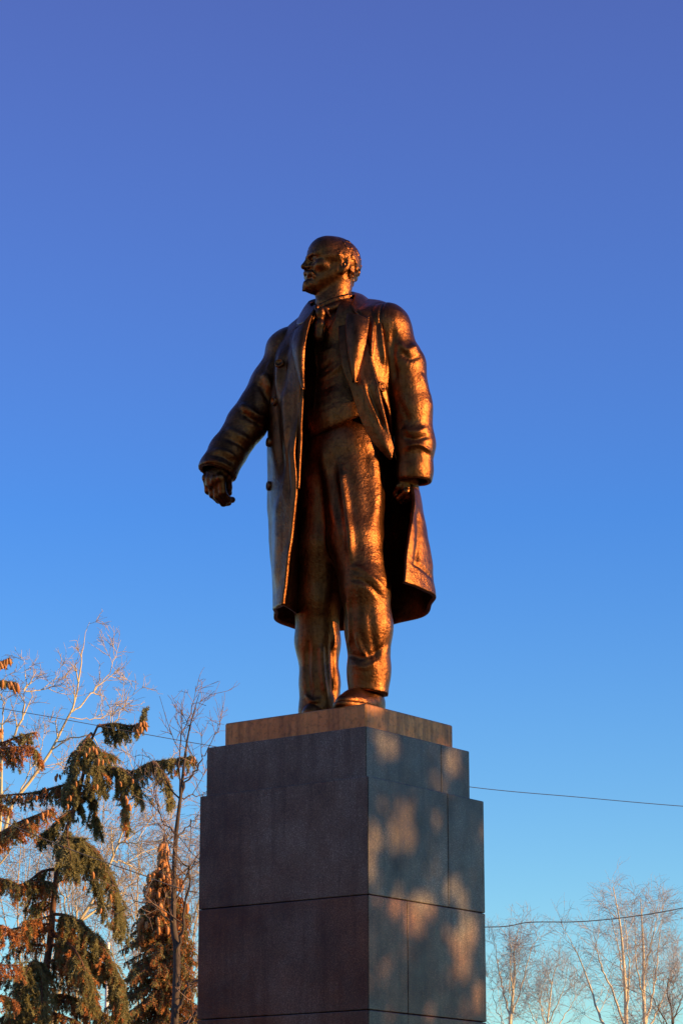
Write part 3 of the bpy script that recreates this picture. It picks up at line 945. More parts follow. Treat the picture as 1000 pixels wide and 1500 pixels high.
# buttons, set on the cloth where their rays meet it
bvh = BVHTree.FromPolygons([tuple(p) for p in COATV], [tuple(int(i) for i in f) for f in COATF])
def button(px, py, r=.04, guess=None):
    d = ray(px, py); d = d / np.linalg.norm(d)
    hit, n, _, _ = bvh.ray_cast(Vector((0, 0, CAM_H)), Vector(d))
    if hit is None:
        hit = Vector(W(px, py, guess or -.3)); n = Vector((0.3, -.95, 0))
    if n.y > 0: n = -n
    n = n.normalized(); t = n.orthogonal().normalized(); s = n.cross(t)
    prof = [(0, .014), (r * .55, .014), (r * .68, .024), (r * .88, .024), (r, .014), (r, -.02)]
    V, F = [], []
    K = 20
    for rr, hh in prof:
        for k in range(K):
            a = 2 * math.pi * k / K
            V.append(np.array(hit + n * hh + t * (rr * math.cos(a)) + s * (rr * math.sin(a))))
    F = [tuple(q) for q in grid_faces(len(prof), K, True)]
    o = obj('button', np.array(V), F, BRONZE, coat); fix_normals(o)
for p in ((410, 533), (403, 588), (395, 648), (395, 712)): button(*p)
button(557, 567, .045, -.46)

# ------------------------------------------------------------------ tubes for trunks, branches and cables
class Tubes:
    def __init__(s): s.b = {}
    def add(s, pts, rad, sides=3):
        pts = np.asarray(pts, float); rad = np.asarray(rad, float)
        s.b.setdefault((len(pts), sides), []).append((pts, rad))
    def build(s):
        Vs, Fs, off = [], [], 0
        for (m, k), L in s.b.items():
            Pn = np.stack([a for a, _ in L]); Rn = np.stack([b for _, b in L])
            T = np.gradient(Pn, axis=1)
            T /= np.maximum(np.linalg.norm(T, axis=2), 1e-9)[..., None]
            ref = np.where(np.abs(T[:, :1, 2:3]) > .9, np.array([1., 0, 0]), np.array([0, 0, 1.]))
            U = np.cross(T, np.broadcast_to(ref, T.shape))
            U /= np.maximum(np.linalg.norm(U, axis=2), 1e-9)[..., None]
            B = np.cross(T, U)
            a = 2 * math.pi * np.arange(k) / k
            ringv = Pn[:, :, None] + Rn[:, :, None, None] * (U[:, :, None] * np.cos(a)[:, None] + B[:, :, None] * np.sin(a)[:, None])
            n = len(L)
            f = grid_faces(m, k, True)
            Fs.append((f[None] + (np.arange(n) * m * k)[:, None, None]).reshape(-1, 4) + off)
            Vs.append(ringv.reshape(-1, 3)); off += n * m * k
        return np.vstack(Vs), np.vstack(Fs)

def grow(p, d, length, n, wob, up):
    pts = [p]; st = length / (n - 1)
    for i in range(n - 1):
        d = unit(d + rng.normal(0, wob, 3) + np.array([0, 0, up]))
        p = p + d * st
        pts.append(p)
    return np.array(pts)

def side_dir(t, lo, hi):
    ang = R(rng.uniform(lo, hi)); ref = unit(rng.normal(0, 1, 3))
    s = unit(np.cross(t, ref))
    return unit(t * math.cos(ang) + s * math.sin(ang))

def bare_tree(name, label, limbs, Y, bark, twig, n1=14, l1=1.6, n2=6, l2=.6, n3=4, l3=.25, droop=0., up1=.06, group=None, thick=1.0,
              start=.25, twr=.004, base=None, lw=1.0):
    """limbs: (pixel polyline with depth offsets, radius at the start, radius at the end); the first one is the trunk."""
    L3 = [np.array([P(x, y, Y + dz) for x, y, dz in pl]) for pl, _, _ in limbs]
    foot = L3[0][0].copy(); foot[2] = 0
    if base is not None: foot[:2] = base
    t = empty(name, tuple(foot)); tag(t, label, 'tree', group)
    trunk, br, tw = Tubes(), Tubes(), Tubes()
    for k, (pl, (px, r0, r1)) in enumerate(zip(L3, limbs)):
        n = 18
        if k == 0:
            low = np.array([foot + (pl[0] - foot) * f for f in (0, .33, .66)])
            q = catmull(np.vstack([low, pl]), 26)
            trunk.add(q, np.concatenate([np.linspace(r0 * 1.35, r0, 10), np.linspace(r0, r1, 16)]) * lw, 8)
        q = catmull(pl, n) if len(pl) > 2 else np.linspace(pl[0], pl[1], n)
        q[1:-1] += rng.normal(0, .02, (n - 2, 3))
        if k: trunk.add(q, np.linspace(r0, r1, n) * lw, 6)
        cnt = max(2, int(n1 * (1 if k == 0 else .8)))
        for i in range(cnt):
            f = start + (1 - start) * (i + rng.random()) / cnt
            j = min(int(f * (n - 1)), n - 2)
            p = q[j] + (q[j + 1] - q[j]) * (f * (n - 1) - j)
            tdir = unit(q[j + 1] - q[j])
            ln = l1 * (1.15 - .75 * f) * rng.uniform(.6, 1.25)
            b1 = grow(p, side_dir(tdir, 28, 62), ln, 7, .10, up1)
            ra = max(.004, min((r0 + (r1 - r0) * f) * .5, .012 + .016 * ln)) * thick
            br.add(b1, np.linspace(ra, max(twr, ra * .3), 7), 4)
            for _ in range(n2):
                f2 = rng.uniform(.15, 1); j2 = min(int(f2 * 6), 5)
                b2 = grow(b1[j2] + (b1[j2 + 1] - b1[j2]) * (f2 * 6 - j2), side_dir(unit(b1[j2 + 1] - b1[j2]), 25, 65), l2 * rng.uniform(.4, 1.2), 5, .16, up1 * .6 - droop)
                tw.add(b2, np.linspace(max(twr * 1.5, ra * .4), twr, 5), 3)
                for _ in range(n3):
                    j3 = rng.integers(0, 4)
                    b3 = grow(b2[j3] + (b2[j3 + 1] - b2[j3]) * rng.random(), side_dir(unit(b2[j3 + 1] - b2[j3]), 25, 60), l3 * rng.uniform(.4, 1.3), 4, .2, -droop * 2)
                    tw.add(b3, np.linspace(twr * 1.1, twr * .7, 4), 3)
    obj('trunk', *trunk.build(), bark, t)
    cr = tag(obj('crown', *br.build(), bark, t), kind='stuff')
    if tw.b: tag(obj('twigs', *tw.build(), twig, cr), kind='stuff')
    return t

# zoomed pictures of the trees were 2.419 times the photograph, their corner at (0, 880)
def z7(*pts, d=0.0): return [(x / 2.419, 880 + y / 2.419, (p[0] if p else d)) for (x, y, *p) in pts]

# ------------------------------------------------------------------ spruces
class Needles:
    def __init__(s): s.V = []
    def shoot(s, pts, n, ln, w, spread=.85, taper=True):
        m = len(pts) - 1
        f = rng.random(n) * m * .999
        i = f.astype(int); t = (f - i)[:, None]
        p = pts[i] * (1 - t) + pts[i + 1] * t
        d = pts[i + 1] - pts[i]
        d /= np.maximum(np.linalg.norm(d, axis=1), 1e-9)[:, None]
        r = rng.normal(0, 1, (n, 3)); r -= d * np.sum(r * d, 1)[:, None]
        r /= np.maximum(np.linalg.norm(r, axis=1), 1e-9)[:, None]
        ax = d * .75 + r * spread
        ax /= np.linalg.norm(ax, axis=1)[:, None]
        L = ln * rng.uniform(.6, 1.25, n)[:, None]
        if taper: L = L * (1.1 - .5 * (f / m))[:, None]
        sd = np.cross(ax, rng.normal(0, 1, (n, 3)))
        sd /= np.maximum(np.linalg.norm(sd, axis=1), 1e-9)[:, None]
        s.V.append(np.stack([p - sd * w * .5, p + sd * w * .5, p + ax * L], 1))
    def build(s):
        V = np.concatenate(s.V).reshape(-1, 3)
        return V, np.arange(len(V)).reshape(-1, 3)

def cone_mesh(length=.135, r=.030):
    V, F = [], []
    K, M = 9, 11
    for j in range(M):
        t = j / (M - 1)
        rr = r * (math.sin(math.pi * min(1, .12 + t * .86)) ** .6) * (1.14 if j % 2 else .86)
        if j in (0, M - 1): rr = r * .25
        for k in range(K):
            a = 2 * math.pi * (k + .5 * (j % 2)) / K
            V.append((rr * math.cos(a), rr * math.sin(a), -length * t - (.006 if j % 2 else 0)))
    F = [tuple(q) for q in grid_faces(M, K, True)]
    return mesh_from('cone', np.array(V), F)
CONE_ME = cone_mesh(); CONE_ME.materials.append(CONE)
def add_cone(p, parent, scale=1.0):
    o = bpy.data.objects.new('cone', CONE_ME)
    col.objects.link(o)
    o.parent = parent
    o.location = Vector(p) - world_loc(parent)
    o.rotation_euler = (rng.normal(0, .18), rng.normal(0, .18), rng.uniform(0, 6.28))
    s = scale * rng.uniform(.8, 1.15)
    o.scale = (s, s, s)
    return o

def spruce(name, label, trunk, r0, branches, Y, cones, group=None, nlen=.065, nw=.017, dens=210, base_xy=None, cone_scale=1.0):
    tp = np.array([P(x, y, Y + d) for x, y, d in trunk])
    foot = tp[0].copy(); foot[2] = 0
    if base_xy is not None: foot[:2] = base_xy
    t = empty(name, tuple(foot)); tag(t, label, 'tree', group)
    tb, wb = Tubes(), Tubes()
    low = np.array([foot + (tp[0] - foot) * f for f in (0, .33, .66)])
    q = catmull(np.vstack([low, tp]), 40)
    tb.add(q, np.linspace(r0 * 1.1, .018, 40), 8)
    sets = [Needles(), Needles(), Needles()]
    for br in branches:
        pl, hang, dead, spacing = br['p'], br.get('hang', .5), br.get('dead', .1), br.get('sp', .035)
        q = catmull(np.array([P(x, y, Y + d) for x, y, d in pl]), 24)
        ln = np.sum(np.linalg.norm(np.diff(q, axis=0), axis=1))
        wb.add(q, np.linspace(br.get('r', .03), .007, 24), 5)
        n = max(4, int(ln / spacing * 1.6))
        side0 = unit(np.cross(q[-1] - q[0], ZV))
        for i in range(n):
            f = br.get('from', .1) + (1 - br.get('from', .1)) * (i + rng.random()) / n
            j = min(int(f * 23), 22)
            p = q[j] + (q[j + 1] - q[j]) * (f * 23 - j)
            bd = unit(q[j + 1] - q[j])
            L = hang * rng.uniform(.4, 1.3) * (1.0 - .35 * f)
            d0 = unit(bd * rng.uniform(.1, .7) + side0 * rng.normal(0, .75) + ZV * rng.uniform(-.5, .25))
            s = grow(p, d0, L, 6, .10, -.42)
            isdead = rng.random() < dead * .85
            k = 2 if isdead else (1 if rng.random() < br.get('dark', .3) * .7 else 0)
            if isdead:
                s2 = s
                wb.add(s, np.linspace(.006, .003, 6), 3)
                sets[2].shoot(s, int(dens * L * .55) + 4, nlen * .8, nw * .8)
            else:
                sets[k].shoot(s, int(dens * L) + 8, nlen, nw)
            for _ in range(int(L * 7)):
                m = rng.integers(1, 5)
                s2 = grow(s[m], unit((s[m] - s[m - 1]) + rng.normal(0, .03, 3)), L * .4 * rng.uniform(.4, 1), 4, .2, -.25)
                sets[k].shoot(s2, int(dens * L * .4 * (.5 if isdead else 1)) + 5, nlen, nw)
        # upper side of the branch
        sets[1 if rng.random() < .5 else 0].shoot(q[int(23 * br.get('from', .1)):], int(dens * ln * (1 - dead) * .9) + 6, nlen * 1.1, nw, 1.1, False)
    tk = obj('trunk', *tb.build(), BARK_RED, t)
    tag(obj('branches', *wb.build(), BARK_RED, t), kind='stuff')
    cr = None
    for k, (nm, mt) in enumerate((('crown', NEEDLE), ('dark_crown', NEEDLE_DARK), ('dead_foliage', NEEDLE_DEAD))):
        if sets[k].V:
            nm = ('crown', 'dark_needles', 'dead_foliage')[k]  # darker needles go to randomly picked shoots throughout the crown
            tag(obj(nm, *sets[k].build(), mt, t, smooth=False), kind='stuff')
    for x, y, d in cones: add_cone(P(x, y, Y + d), t, cone_scale)
    return t

def zz(*pts):
    """Points read in the enlarged picture, with a depth offset as an optional third number."""
    out = []
    for p in pts:
        d = p[2] if len(p) > 2 else 0.0
        out.append((p[0] / 2.419, 880 + p[1] / 2.419, d))
    return out

br = []
def B_(pts, **k): br.append(dict(p=zz(*pts), **k))
B_([(345, 445), (410, 437), (470, 445), (500, 428), (512, 385)], hang=.28, dead=.02, dark=.75, sp=.022)
B_([(350, 440), (400, 460), (440, 470, -.2)], hang=.30, dead=.02, dark=.8, sp=.025)
B_([(325, 470), (300, 500, -.2), (270, 560, -.4), (255, 640, -.5), (240, 690, -.5)], hang=.42, dead=.05, dark=.5, sp=.022)
B_([(320, 500), (345, 530, -.3), (345, 600, -.5), (355, 660, -.5)], hang=.45, dead=.08, dark=.3, sp=.022)
B_([(310, 540), (370, 540, .1), (410, 555, .2)], hang=.3, dead=.05, dark=.4, sp=.03)
B_([(300, 610), (380, 590, -.1), (470, 605, -.2), (530, 575, -.2), (600, 565, -.2), (680, 552, -.2)], hang=.40, dead=.08, dark=.55, sp=.022)
B_([(380, 595, -.2), (440, 600, -.3), (480, 640, -.3), (505, 700, -.3)], hang=.42, dead=.25, dark=.3, sp=.025)
B_([(400, 600, 0), (430, 660, -.1), (445, 740, -.1), (450, 800, -.1)], hang=.36, dead=.5, dark=.3, sp=.025)
B_([(540, 572, -.3), (570, 600, -.4), (605, 660, -.4), (600, 720, -.4)], hang=.32, dead=.06, dark=.15, sp=.025)
B_([(310, 620), (320, 680, .2), (340, 760, .2), (345, 820, .2)], hang=.36, dead=.1, dark=.85, sp=.025)
B_([(290, 630), (270, 690, .1), (280, 740, .2)], hang=.4, dead=.1, dark=.85, sp=.025)
B_([(285, 640), (220, 655, .1), (120, 680, .2), (0, 690, .3), (-60, 700, .3)], hang=.38, dead=.45, dark=.5, sp=.028)
B_([(262, 740), (215, 770, -.2), (170, 815, -.3), (148, 832, -.3)], hang=.34, dead=.05, dark=.9, sp=.022)
B_([(240, 800), (240, 850, -.5), (250, 900, -.9), (255, 960, -1)], hang=.45, dead=.12, dark=.12, sp=.022)
B_([(225, 850), (290, 850, -.3), (360, 920, -.5), (410, 1020, -.5), (430, 1150, -.5)], hang=.55, dead=.12, dark=.2, sp=.018)
B_([(235, 870), (300, 900, .3), (340, 1000, .4), (370, 1090, .4)], hang=.4, dead=.2, dark=.4, sp=.04)
B_([(205, 950), (150, 960, -.1), (90, 1000, -.1), (30, 1010, 0), (-20, 1000, 0)], hang=.3, dead=.85, sp=.045)
B_([(200, 1000), (160, 1060, .2), (120, 1080, .3)], hang=.3, dead=.85, sp=.05)
B_([(190, 1110), (250, 1120, -.3), (320, 1170, -.4), (380, 1250, -.5), (430, 1350, -.5), (440, 1440, -.5)], hang=.5, dead=.30, dark=.2, sp=.02)
B_([(190, 1130), (240, 1150, .3), (290, 1220, .4), (320, 1300, .4)], hang=.5, dead=.6, dark=.2, sp=.028)
B_([(185, 1170), (120, 1170, 0), (60, 1160, .1), (-20, 1190, .1)], hang=.38, dead=.9, sp=.035)
B_([(170, 1280), (230, 1270, .1), (300, 1320, .2), (340, 1420, .2), (350, 1520, .2)], hang=.6, dead=.75, dark=.3, sp=.022)
B_([(165, 1300), (120, 1280, -.4), (90, 1330, -.7), (70, 1440, -.8), (65, 1540, -.8)], hang=.42, dead=.06, dark=.35, sp=.02)
B_([(165, 1290), (150, 1330, -.5), (150, 1420, -.8), (145, 1520, -.8)], hang=.42, dead=.12, dark=.15, sp=.02)
B_([(160, 1330), (90, 1340, .2), (20, 1330, .3), (-30, 1340, .3)], hang=.4, dead=.9, sp=.035)
B_([(155, 1400), (240, 1400, 0), (330, 1440, 0), (430, 1500, 0)], hang=.5, dead=.45, dark=.3, sp=.025)
B_([(150, 1450), (220, 1470, -.3), (280, 1500, -.5), (300, 1560, -.5)], hang=.4, dead=.7, dark=.3, sp=.03)
B_([(152, 1430), (80, 1450, .1), (0, 1480, .2)], hang=.4, dead=.75, sp=.03)
for k in range(16):
    y0 = rng.uniform(1000, 1480); sx = rng.choice([-1, -1, 1]); ln_ = rng.uniform(60, 170)
    x0 = 195 - (y0 - 1000) * .09
    dd = rng.uniform(-.9, .9)
    B_([(x0, y0), (x0 + sx * ln_ * .5, y0 - 5 + rng.uniform(-20, 20), dd * .6), (x0 + sx * ln_, y0 + rng.uniform(10, 70), dd)], hang=rng.uniform(.25, .5), dead=.8, dark=.4, sp=.045, r=.018)
B_([(185, 1180), (260, 1230, -.6), (310, 1330, -.9), (330, 1430, -.9)], hang=.5, dead=.4, dark=.15, sp=.022)
B_([(180, 1220), (300, 1240, -.2), (390, 1330, -.4), (420, 1460, -.4)], hang=.5, dead=.2, dark=.2, sp=.02)
hero_cones = zz((476, 448, -.2), (484, 455, -.25), (492, 440, -.2), (500, 430, -.2), (508, 425, -.2), (515, 428, -.2), (503, 445, -.25), (487, 432, -.2), (515, 440, -.15),
                (318, 520, -.6), (328, 515, -.6), (338, 522, -.6), (305, 535, -.6), (365, 562, -.7), (350, 560, -.7), (683, 555, -.4), (688, 552, -.4), (205, 612, -.2), (212, 615, -.2), (198, 620, -.2),
                (160, 660, -.1), (100, 690, 0), (115, 685, 0), (130, 690, 0), (60, 690, .1), (75, 692, .1), (445, 690, -.6), (452, 700, -.6), (460, 720, -.6), (330, 960, -1), (300, 1010, -1),
                (392, 1040, -1), (360, 1090, -1), (470, 630, -.6), (425, 640, -.5), (250, 690, -.9), (240, 720, -.9), (270, 640, -.9), (345, 650, -.9))
spruce('spruce_tree', 'green spruce with a bent drooping top and brown cones, beside the pedestal', zz((150, 1500), (165, 1300), (180, 1200), (190, 1080), (205, 950), (225, 850), (268, 720, .1), (295, 620, .1), (315, 520, .05), (348, 442)),
       .075, br, 45.0, hero_cones, cone_scale=.85)

br = []
B_([(-150, 240), (-60, 225), (0, 218), (38, 205)], hang=.16, dead=.35, dark=.5, sp=.04)
B_([(-150, 330), (-60, 300), (0, 285), (60, 292)], hang=.18, dead=.2, dark=.7, sp=.03)
B_([(-150, 560), (-40, 520), (20, 500), (70, 480), (125, 466)], hang=.42, dead=.97, sp=.035)
B_([(-120, 560), (-40, 530, -.3), (40, 520, -.5), (110, 520, -.5), (135, 540, -.5)], hang=.42, dead=.92, sp=.028)
B_([(-130, 900), (-40, 850), (60, 790), (130, 760), (190, 735)], hang=.30, dead=.72, dark=.3, sp=.022)
B_([(-130, 880), (-30, 840, -.4), (40, 810, -.6), (120, 790, -.7)], hang=.38, dead=.7, dark=.3, sp=.024)
B_([(-130, 720), (-60, 700, -.3), (0, 720, -.4), (40, 740, -.4)], hang=.3, dead=.9, sp=.03)
B_([(-150, 1040), (-60, 1000), (0, 985), (60, 1000)], hang=.28, dead=.55, dark=.8, sp=.025)
B_([(-150, 1200), (-60, 1170), (0, 1150), (70, 1180)], hang=.4, dead=.9, sp=.028)
B_([(-150, 1300), (-60, 1280), (0, 1290), (80, 1290)], hang=.4, dead=.85, sp=.03)
B_([(-150, 1420), (-60, 1400), (10, 1400), (60, 1420)], hang=.4, dead=.85, sp=.03)
br += [dict(b_, p=[(-128 - x_ + rng.uniform(-12, 12), y_ + rng.uniform(-14, 14), -d_) for x_, y_, d_ in b_['p']]) for b_ in list(br)]
edge_cones = zz((0, 215, -.2), (10, 212, -.2), (18, 208, -.2), (26, 205, -.2), (34, 205, -.2), (6, 222, -.2), (20, 220, -.2), (30, 290, -.2), (38, 285, -.2), (45, 296, -.2), (55, 292, -.2), (62, 292, -.2), (48, 305, -.2), (66, 300, -.2),
                (10, 280, -.1), (0, 450, -.2), (8, 455, -.2), (2, 465, -.2), (170, 740, -.3), (150, 752, -.3), (95, 775, -.4), (60, 800, -.4))
spruce('spruce_tree', 'spruce with rust brown hanging foliage beyond the bent spruce, away from the pedestal', zz((-160, 1500), (-158, 1000), (-155, 600), (-150, 300), (-148, 50)), .15, br, 43.0, edge_cones, dens=180)

# the spruce thick with cones, between the bent spruce and the pedestal
br, cn = [], []
Yc = 50.0
mpp = 1 / 2.419 * Yc / FPX * 1.03            # metres for one unit of the enlarged picture
hz = 850.0
while hz < 1640:
    f = hz - 830
    rad = 3 + .27 * f + 22 * (f > 110) + 9 * min(1, f / 100) * math.sin(f * .06)
    for k in range(9):
        a = rng.uniform(0, 2 * math.pi)
        rr = rad * rng.uniform(.55, 1.15)
        dx, dd = rr * math.cos(a), rr * math.sin(a) * mpp
        br.append(dict(p=zz((582 - f * .03, hz), (582 - f * .03 + dx * .5, hz + 4 + rr * .1, dd * .5), (582 - f * .03 + dx, hz + 12 + rr * .28, dd)), hang=.02 + .0011 * min(f, 180), dead=.78, dark=.2, sp=.04, r=.012, **{'from': .25}))
        for _ in range(2 if f < 330 else 1):
            g = rng.uniform(.45, 1.05)
            cn.append((582 - f * .03 + dx * g, hz + 8 + rr * .25 * g, dd * g))
    hz += 16
cn = sorted(cn, key=lambda c: c[2])
front = [c for c in cn if c[1] < 1520]
front = sorted(front[:int(len(front) * .75)], key=lambda c: c[1])[:295]
spruce('spruce_tree', 'narrow spruce thick with orange cones, between the bent spruce and the pedestal', zz((570, 1640), (575, 1200), (580, 1000), (583, 832)), .12, br, Yc, zz(*front), dens=170, nlen=.05, cone_scale=1.25)

# ------------------------------------------------------------------ bare trees
bare_tree('bare_tree', 'tall leafless tree with cream bark rising above the spruces',
  [(zz((-40, 1500), (-20, 1200), (-5, 900), (5, 700), (8, 440)), .15, .04),
   (zz((-10, 900), (40, 740), (100, 650), (185, 520), (250, 400), (285, 260), (290, 175), (318, 75)), .10, .008),
   (zz((255, 395), (330, 325, .3), (390, 250, .4), (408, 170, .4)), .040, .007),
   (zz((205, 500), (300, 480, -.2), (380, 460, -.3), (440, 380, -.3), (470, 280, -.3)), .035, .006),
   (zz((10, 520), (50, 480), (85, 380), (92, 280), (86, 205)), .07, .008),
   (zz((90, 320), (150, 318, .2), (190, 300, .3), (208, 240, .3)), .03, .007),
   (zz((240, 410), (330, 420, .3), (400, 390, .5), (440, 330, .5)), .025, .006),
   (zz((40, 740), (110, 600, .3), (150, 520, .5), (175, 440, .5)), .035, .006),
   (zz((180, 530), (215, 580, .2), (235, 620, .2)), .02, .006),
   (zz((5, 600), (15, 420, .2), (10, 340, .2), (25, 260, .2)), .035, .007)],
  58.0, BARK_PALE, TWIG_PALE, lw=.5, n1=9, l1=.8, n2=5, l2=.42, n3=3, l3=.2, twr=.004)
bare_tree('bare_tree', 'leafless tree with forked cream limbs between the bent spruce and the cone-laden spruce',
  [(zz((170, 1600), (190, 1480), (240, 1240), (280, 1140), (330, 1060), (400, 910), (440, 805)), .10, .03),
   (zz((435, 815), (450, 740, .2), (470, 640, .3), (460, 540, .3)), .03, .006),
   (zz((420, 860), (480, 855, -.2), (560, 850, -.3), (610, 830, -.3)), .03, .006),
   (zz((395, 920), (450, 930, .2), (510, 970, .3), (560, 985, .3)), .03, .006),
   (zz((250, 1220), (225, 1060, .2), (205, 980, .3), (190, 860, .3)), .045, .008),
   (zz((330, 1060), (340, 960, .4), (360, 850, .5), (350, 740, .5)), .03, .006)],
  62.0, BARK_PALE, TWIG_PALE, lw=.6, n1=10, l1=1.7, n2=6, l2=.6, n3=4, l3=.25, twr=.0045)
bare_tree('bare_tree', 'dark leafless tree with upswept branches close beside the pedestal',
  [(zz((612, 1640), (620, 1480), (628, 1250), (614, 1150), (616, 1050), (622, 850), (640, 700), (655, 560), (672, 450), (705, 335)), .105, .008),
   (zz((625, 1255), (655, 1130, -.2), (668, 960, -.3), (640, 930, -.3)), .05, .02),
   (zz((650, 1000, -.3), (690, 940, -.3), (720, 900, -.3), (770, 880, -.3)), .025, .008),
   (zz((640, 700), (630, 600, .2), (640, 520, .2), (660, 440, .3), (690, 370, .3), (730, 370, .3)), .03, .006),
   (zz((645, 680), (690, 600, -.1), (730, 540, -.2), (774, 450, -.2)), .03, .007),
   (zz((622, 830), (570, 760, .2), (545, 690, .3), (520, 640, .3)), .025, .006),
   (zz((620, 850), (660, 800, .2), (700, 770, .2), (740, 720, .2)), .025, .006),
   (zz((612, 1150), (560, 1090, -.3), (490, 1060, -.4), (440, 1040, -.4)), .03, .008),
   (zz((618, 1500), (660, 1380, -.2), (690, 1350, -.2), (760, 1330, -.2)), .05, .02),
   (zz((612, 1000), (600, 900, -.1), (610, 840, -.1), (560, 790, -.2)), .025, .007),
   (zz((615, 1540), (680, 1480, -.3), (760, 1420, -.3)), .06, .03),
   (zz((640, 700), (700, 690, .3), (760, 660, .3)), .02, .006)],
  41.0, BARK_DARK, TWIG, lw=.55, n1=7, l1=.9, n2=4, l2=.42, n3=2, l3=.2, thick=.7, twr=.0035, up1=.10)

for k, (x, top, Y, lab) in enumerate([
        (30, 1195, 74, 'fine-twigged leafless tree seen through the branches of the bent spruce'),
        (110, 1240, 78, 'fine-twigged leafless tree directly behind the trunk of the bent spruce'),
        (205, 1215, 76, 'fine-twigged leafless tree behind the cone-laden spruce'),
        (275, 1270, 80, 'fine-twigged leafless tree showing between the dark bare tree and the pedestal')]):
    lim = [([(x, 1620, 0), (x + 3, 1480, 0), (x - 4, 1330, 0), (x + 4, top, 0)], .09, .01)]
    for s in range(7):
        b0 = 1560 - s * 32
        e = rng.uniform(-75, 75); 
        lim.append(([(x, b0, 0), (x + e * .45, b0 - 70, rng.uniform(-1, 1)), (x + e * .8, b0 - 150, rng.uniform(-1.5, 1.5)), (x + e, max(top + 10, b0 - 260), rng.uniform(-1.5, 1.5))], .035, .008))
    bare_tree('bare_tree', lab, lim, Y, TWIG_PALE, TWIG_MAUVE, n1=12, l1=1.7, n2=6, l2=.75, n3=4, l3=.35, twr=.0045, droop=.02, lw=.6, thick=.6)

def z8(*pts): return [(690 + p[0] / 3.226, 1133 + p[1] / 3.226, p[2] if len(p) > 2 else 0.0) for p in pts]
BG = 'birches beyond the pedestal'
birch = dict(bark=BARK_BIRCH, twig=TWIG_MAUVE, n1=12, l1=1.45, n2=8, l2=.85, n3=4, l3=.42, droop=.04, up1=.10, twr=.0035, start=.12, thick=.42, lw=.5)
bare_tree('birch_tree', 'leafless birch with a forked pale trunk right next to the pedestal',
  [(z8((182, 1500), (180, 1226), (188, 1120), (205, 930), (200, 850), (222, 735)), .16, .02),
   (z8((185, 1150), (150, 1030, .5), (125, 900, .8), (112, 800, .8)), .08, .015),
   (z8((190, 1130), (192, 1000, -.4), (185, 880, -.5), (192, 780, -.5)), .07, .015),
   (z8((195, 1130), (240, 1000, .4), (270, 870, .6), (322, 750, .6)), .06, .012),
   (z8((182, 1240), (150, 1180), (110, 1080, .6), (85, 960, .6)), .05, .012)], 96.0, group=BG, **birch)
bare_tree('birch_tree', 'small leafless birch with reddish twigs between the two taller birches',
  [(z8((350, 1500), (355, 1226), (368, 1100), (382, 980), (402, 905)), .10, .015),
   (z8((355, 1220), (330, 1120, .5), (330, 1030, .5), (370, 930, .5)), .05, .012),
   (z8((365, 1180), (410, 1080, -.5), (440, 1000, -.5), (450, 930, -.5)), .05, .012),
   (z8((350, 1280), (430, 1160, .5), (480, 1080, .5), (500, 1020, .5)), .05, .012),
   (z8((352, 1260), (300, 1180), (270, 1100), (262, 1040)), .05, .012)], 104.0, group=BG, **birch)
bare_tree('birch_tree', 'tallest leafless birch, its pale leaning stems forking low, under the lower cable',
  [(z8((735, 1500), (730, 1226), (728, 1050), (715, 850), (700, 700), (668, 535)), .19, .02),
   (z8((700, 1400), (640, 1226), (590, 1100, .5), (540, 960, .8), (500, 860, .8), (448, 755, .8)), .12, .015),
   (z8((725, 1190), (660, 1020, -.5), (610, 900, -.8), (575, 740, -.8)), .09, .012),
   (z8((728, 1100), (715, 950, .5), (690, 800, .8), (650, 640, .8)), .08, .012),
   (z8((730, 1120), (745, 960, -.4), (735, 820, -.6), (720, 640, -.6)), .08, .012)], 92.0, group=BG, **birch)
bare_tree('birch_tree', 'leafless birch with one straight pale trunk just beyond the tallest birch',
  [(z8((825, 1500), (820, 1226), (813, 1050), (812, 850), (803, 680), (798, 590)), .18, .02),
   (z8((825, 1180), (865, 980, .5), (880, 830, .8), (905, 620, .8)), .09, .012),
   (z8((815, 1080), (785, 940, -.5), (775, 820, -.6), (770, 680, -.6)), .07, .012),
   (z8((815, 950), (850, 800, -.4), (870, 720, -.5), (880, 600, -.5)), .06, .012),
   (z8((822, 1230), (890, 1100, .6), (940, 960, .8), (990, 830, .8)), .07, .012)], 95.0, group=BG, **birch)
bd = dict(birch); bd.update(bark=BARK_DARK)
bare_tree('bare_tree', 'dark-barked leafless tree at the foot of the birches',
  [(z8((955, 1500), (950, 1226), (945, 1120), (925, 1040), (930, 960)), .11, .015),
   (z8((950, 1180), (985, 1080, .4), (1020, 1000, .5), (1060, 930, .5)), .05, .012),
   (z8((950, 1226), (890, 1120, -.4), (850, 1060, -.5), (800, 1010, -.5)), .05, .012),
   (z8((952, 1300), (880, 1230), (820, 1190), (760, 1180)), .05, .012)], 85.0, **bd)

# ------------------------------------------------------------------ overhead cables and their poles
def cable(name, label, pts, Y, r):
    tb = Tubes()
    q = catmull(np.array([P(x, y, Y + d) for x, y, d in pts]), 60)
    tb.add(q, np.full(60, r), 6)
    mid = q[0]
    o = obj(name, *tb.build(), CABLE)
    tag(o, label, 'cable', 'overhead cables')
    return q
c1 = cable('cable', 'upper overhead cable crossing behind the top of the pedestal',
           [(-120, 1018, 0), (50, 1046, 0), (150, 1064, 0), (300, 1091, 0), (500, 1124, 0), (690, 1153, 0), (850, 1168, 0), (1000, 1181, 0), (1150, 1190, 0)], 36.0, .005)
c2 = cable('cable', 'lower overhead cable sagging past the middle of the pedestal',
           [(-120, 1155, 0), (8, 1205, 0), (100, 1243, 0), (207, 1281, 0), (290, 1308, 0), (500, 1349, 0), (712, 1358, 0), (775, 1351, 0), (850, 1350, 0), (930, 1342, 0), (1000, 1330, 0), (1150, 1300, 0)], 34.0, .0068)
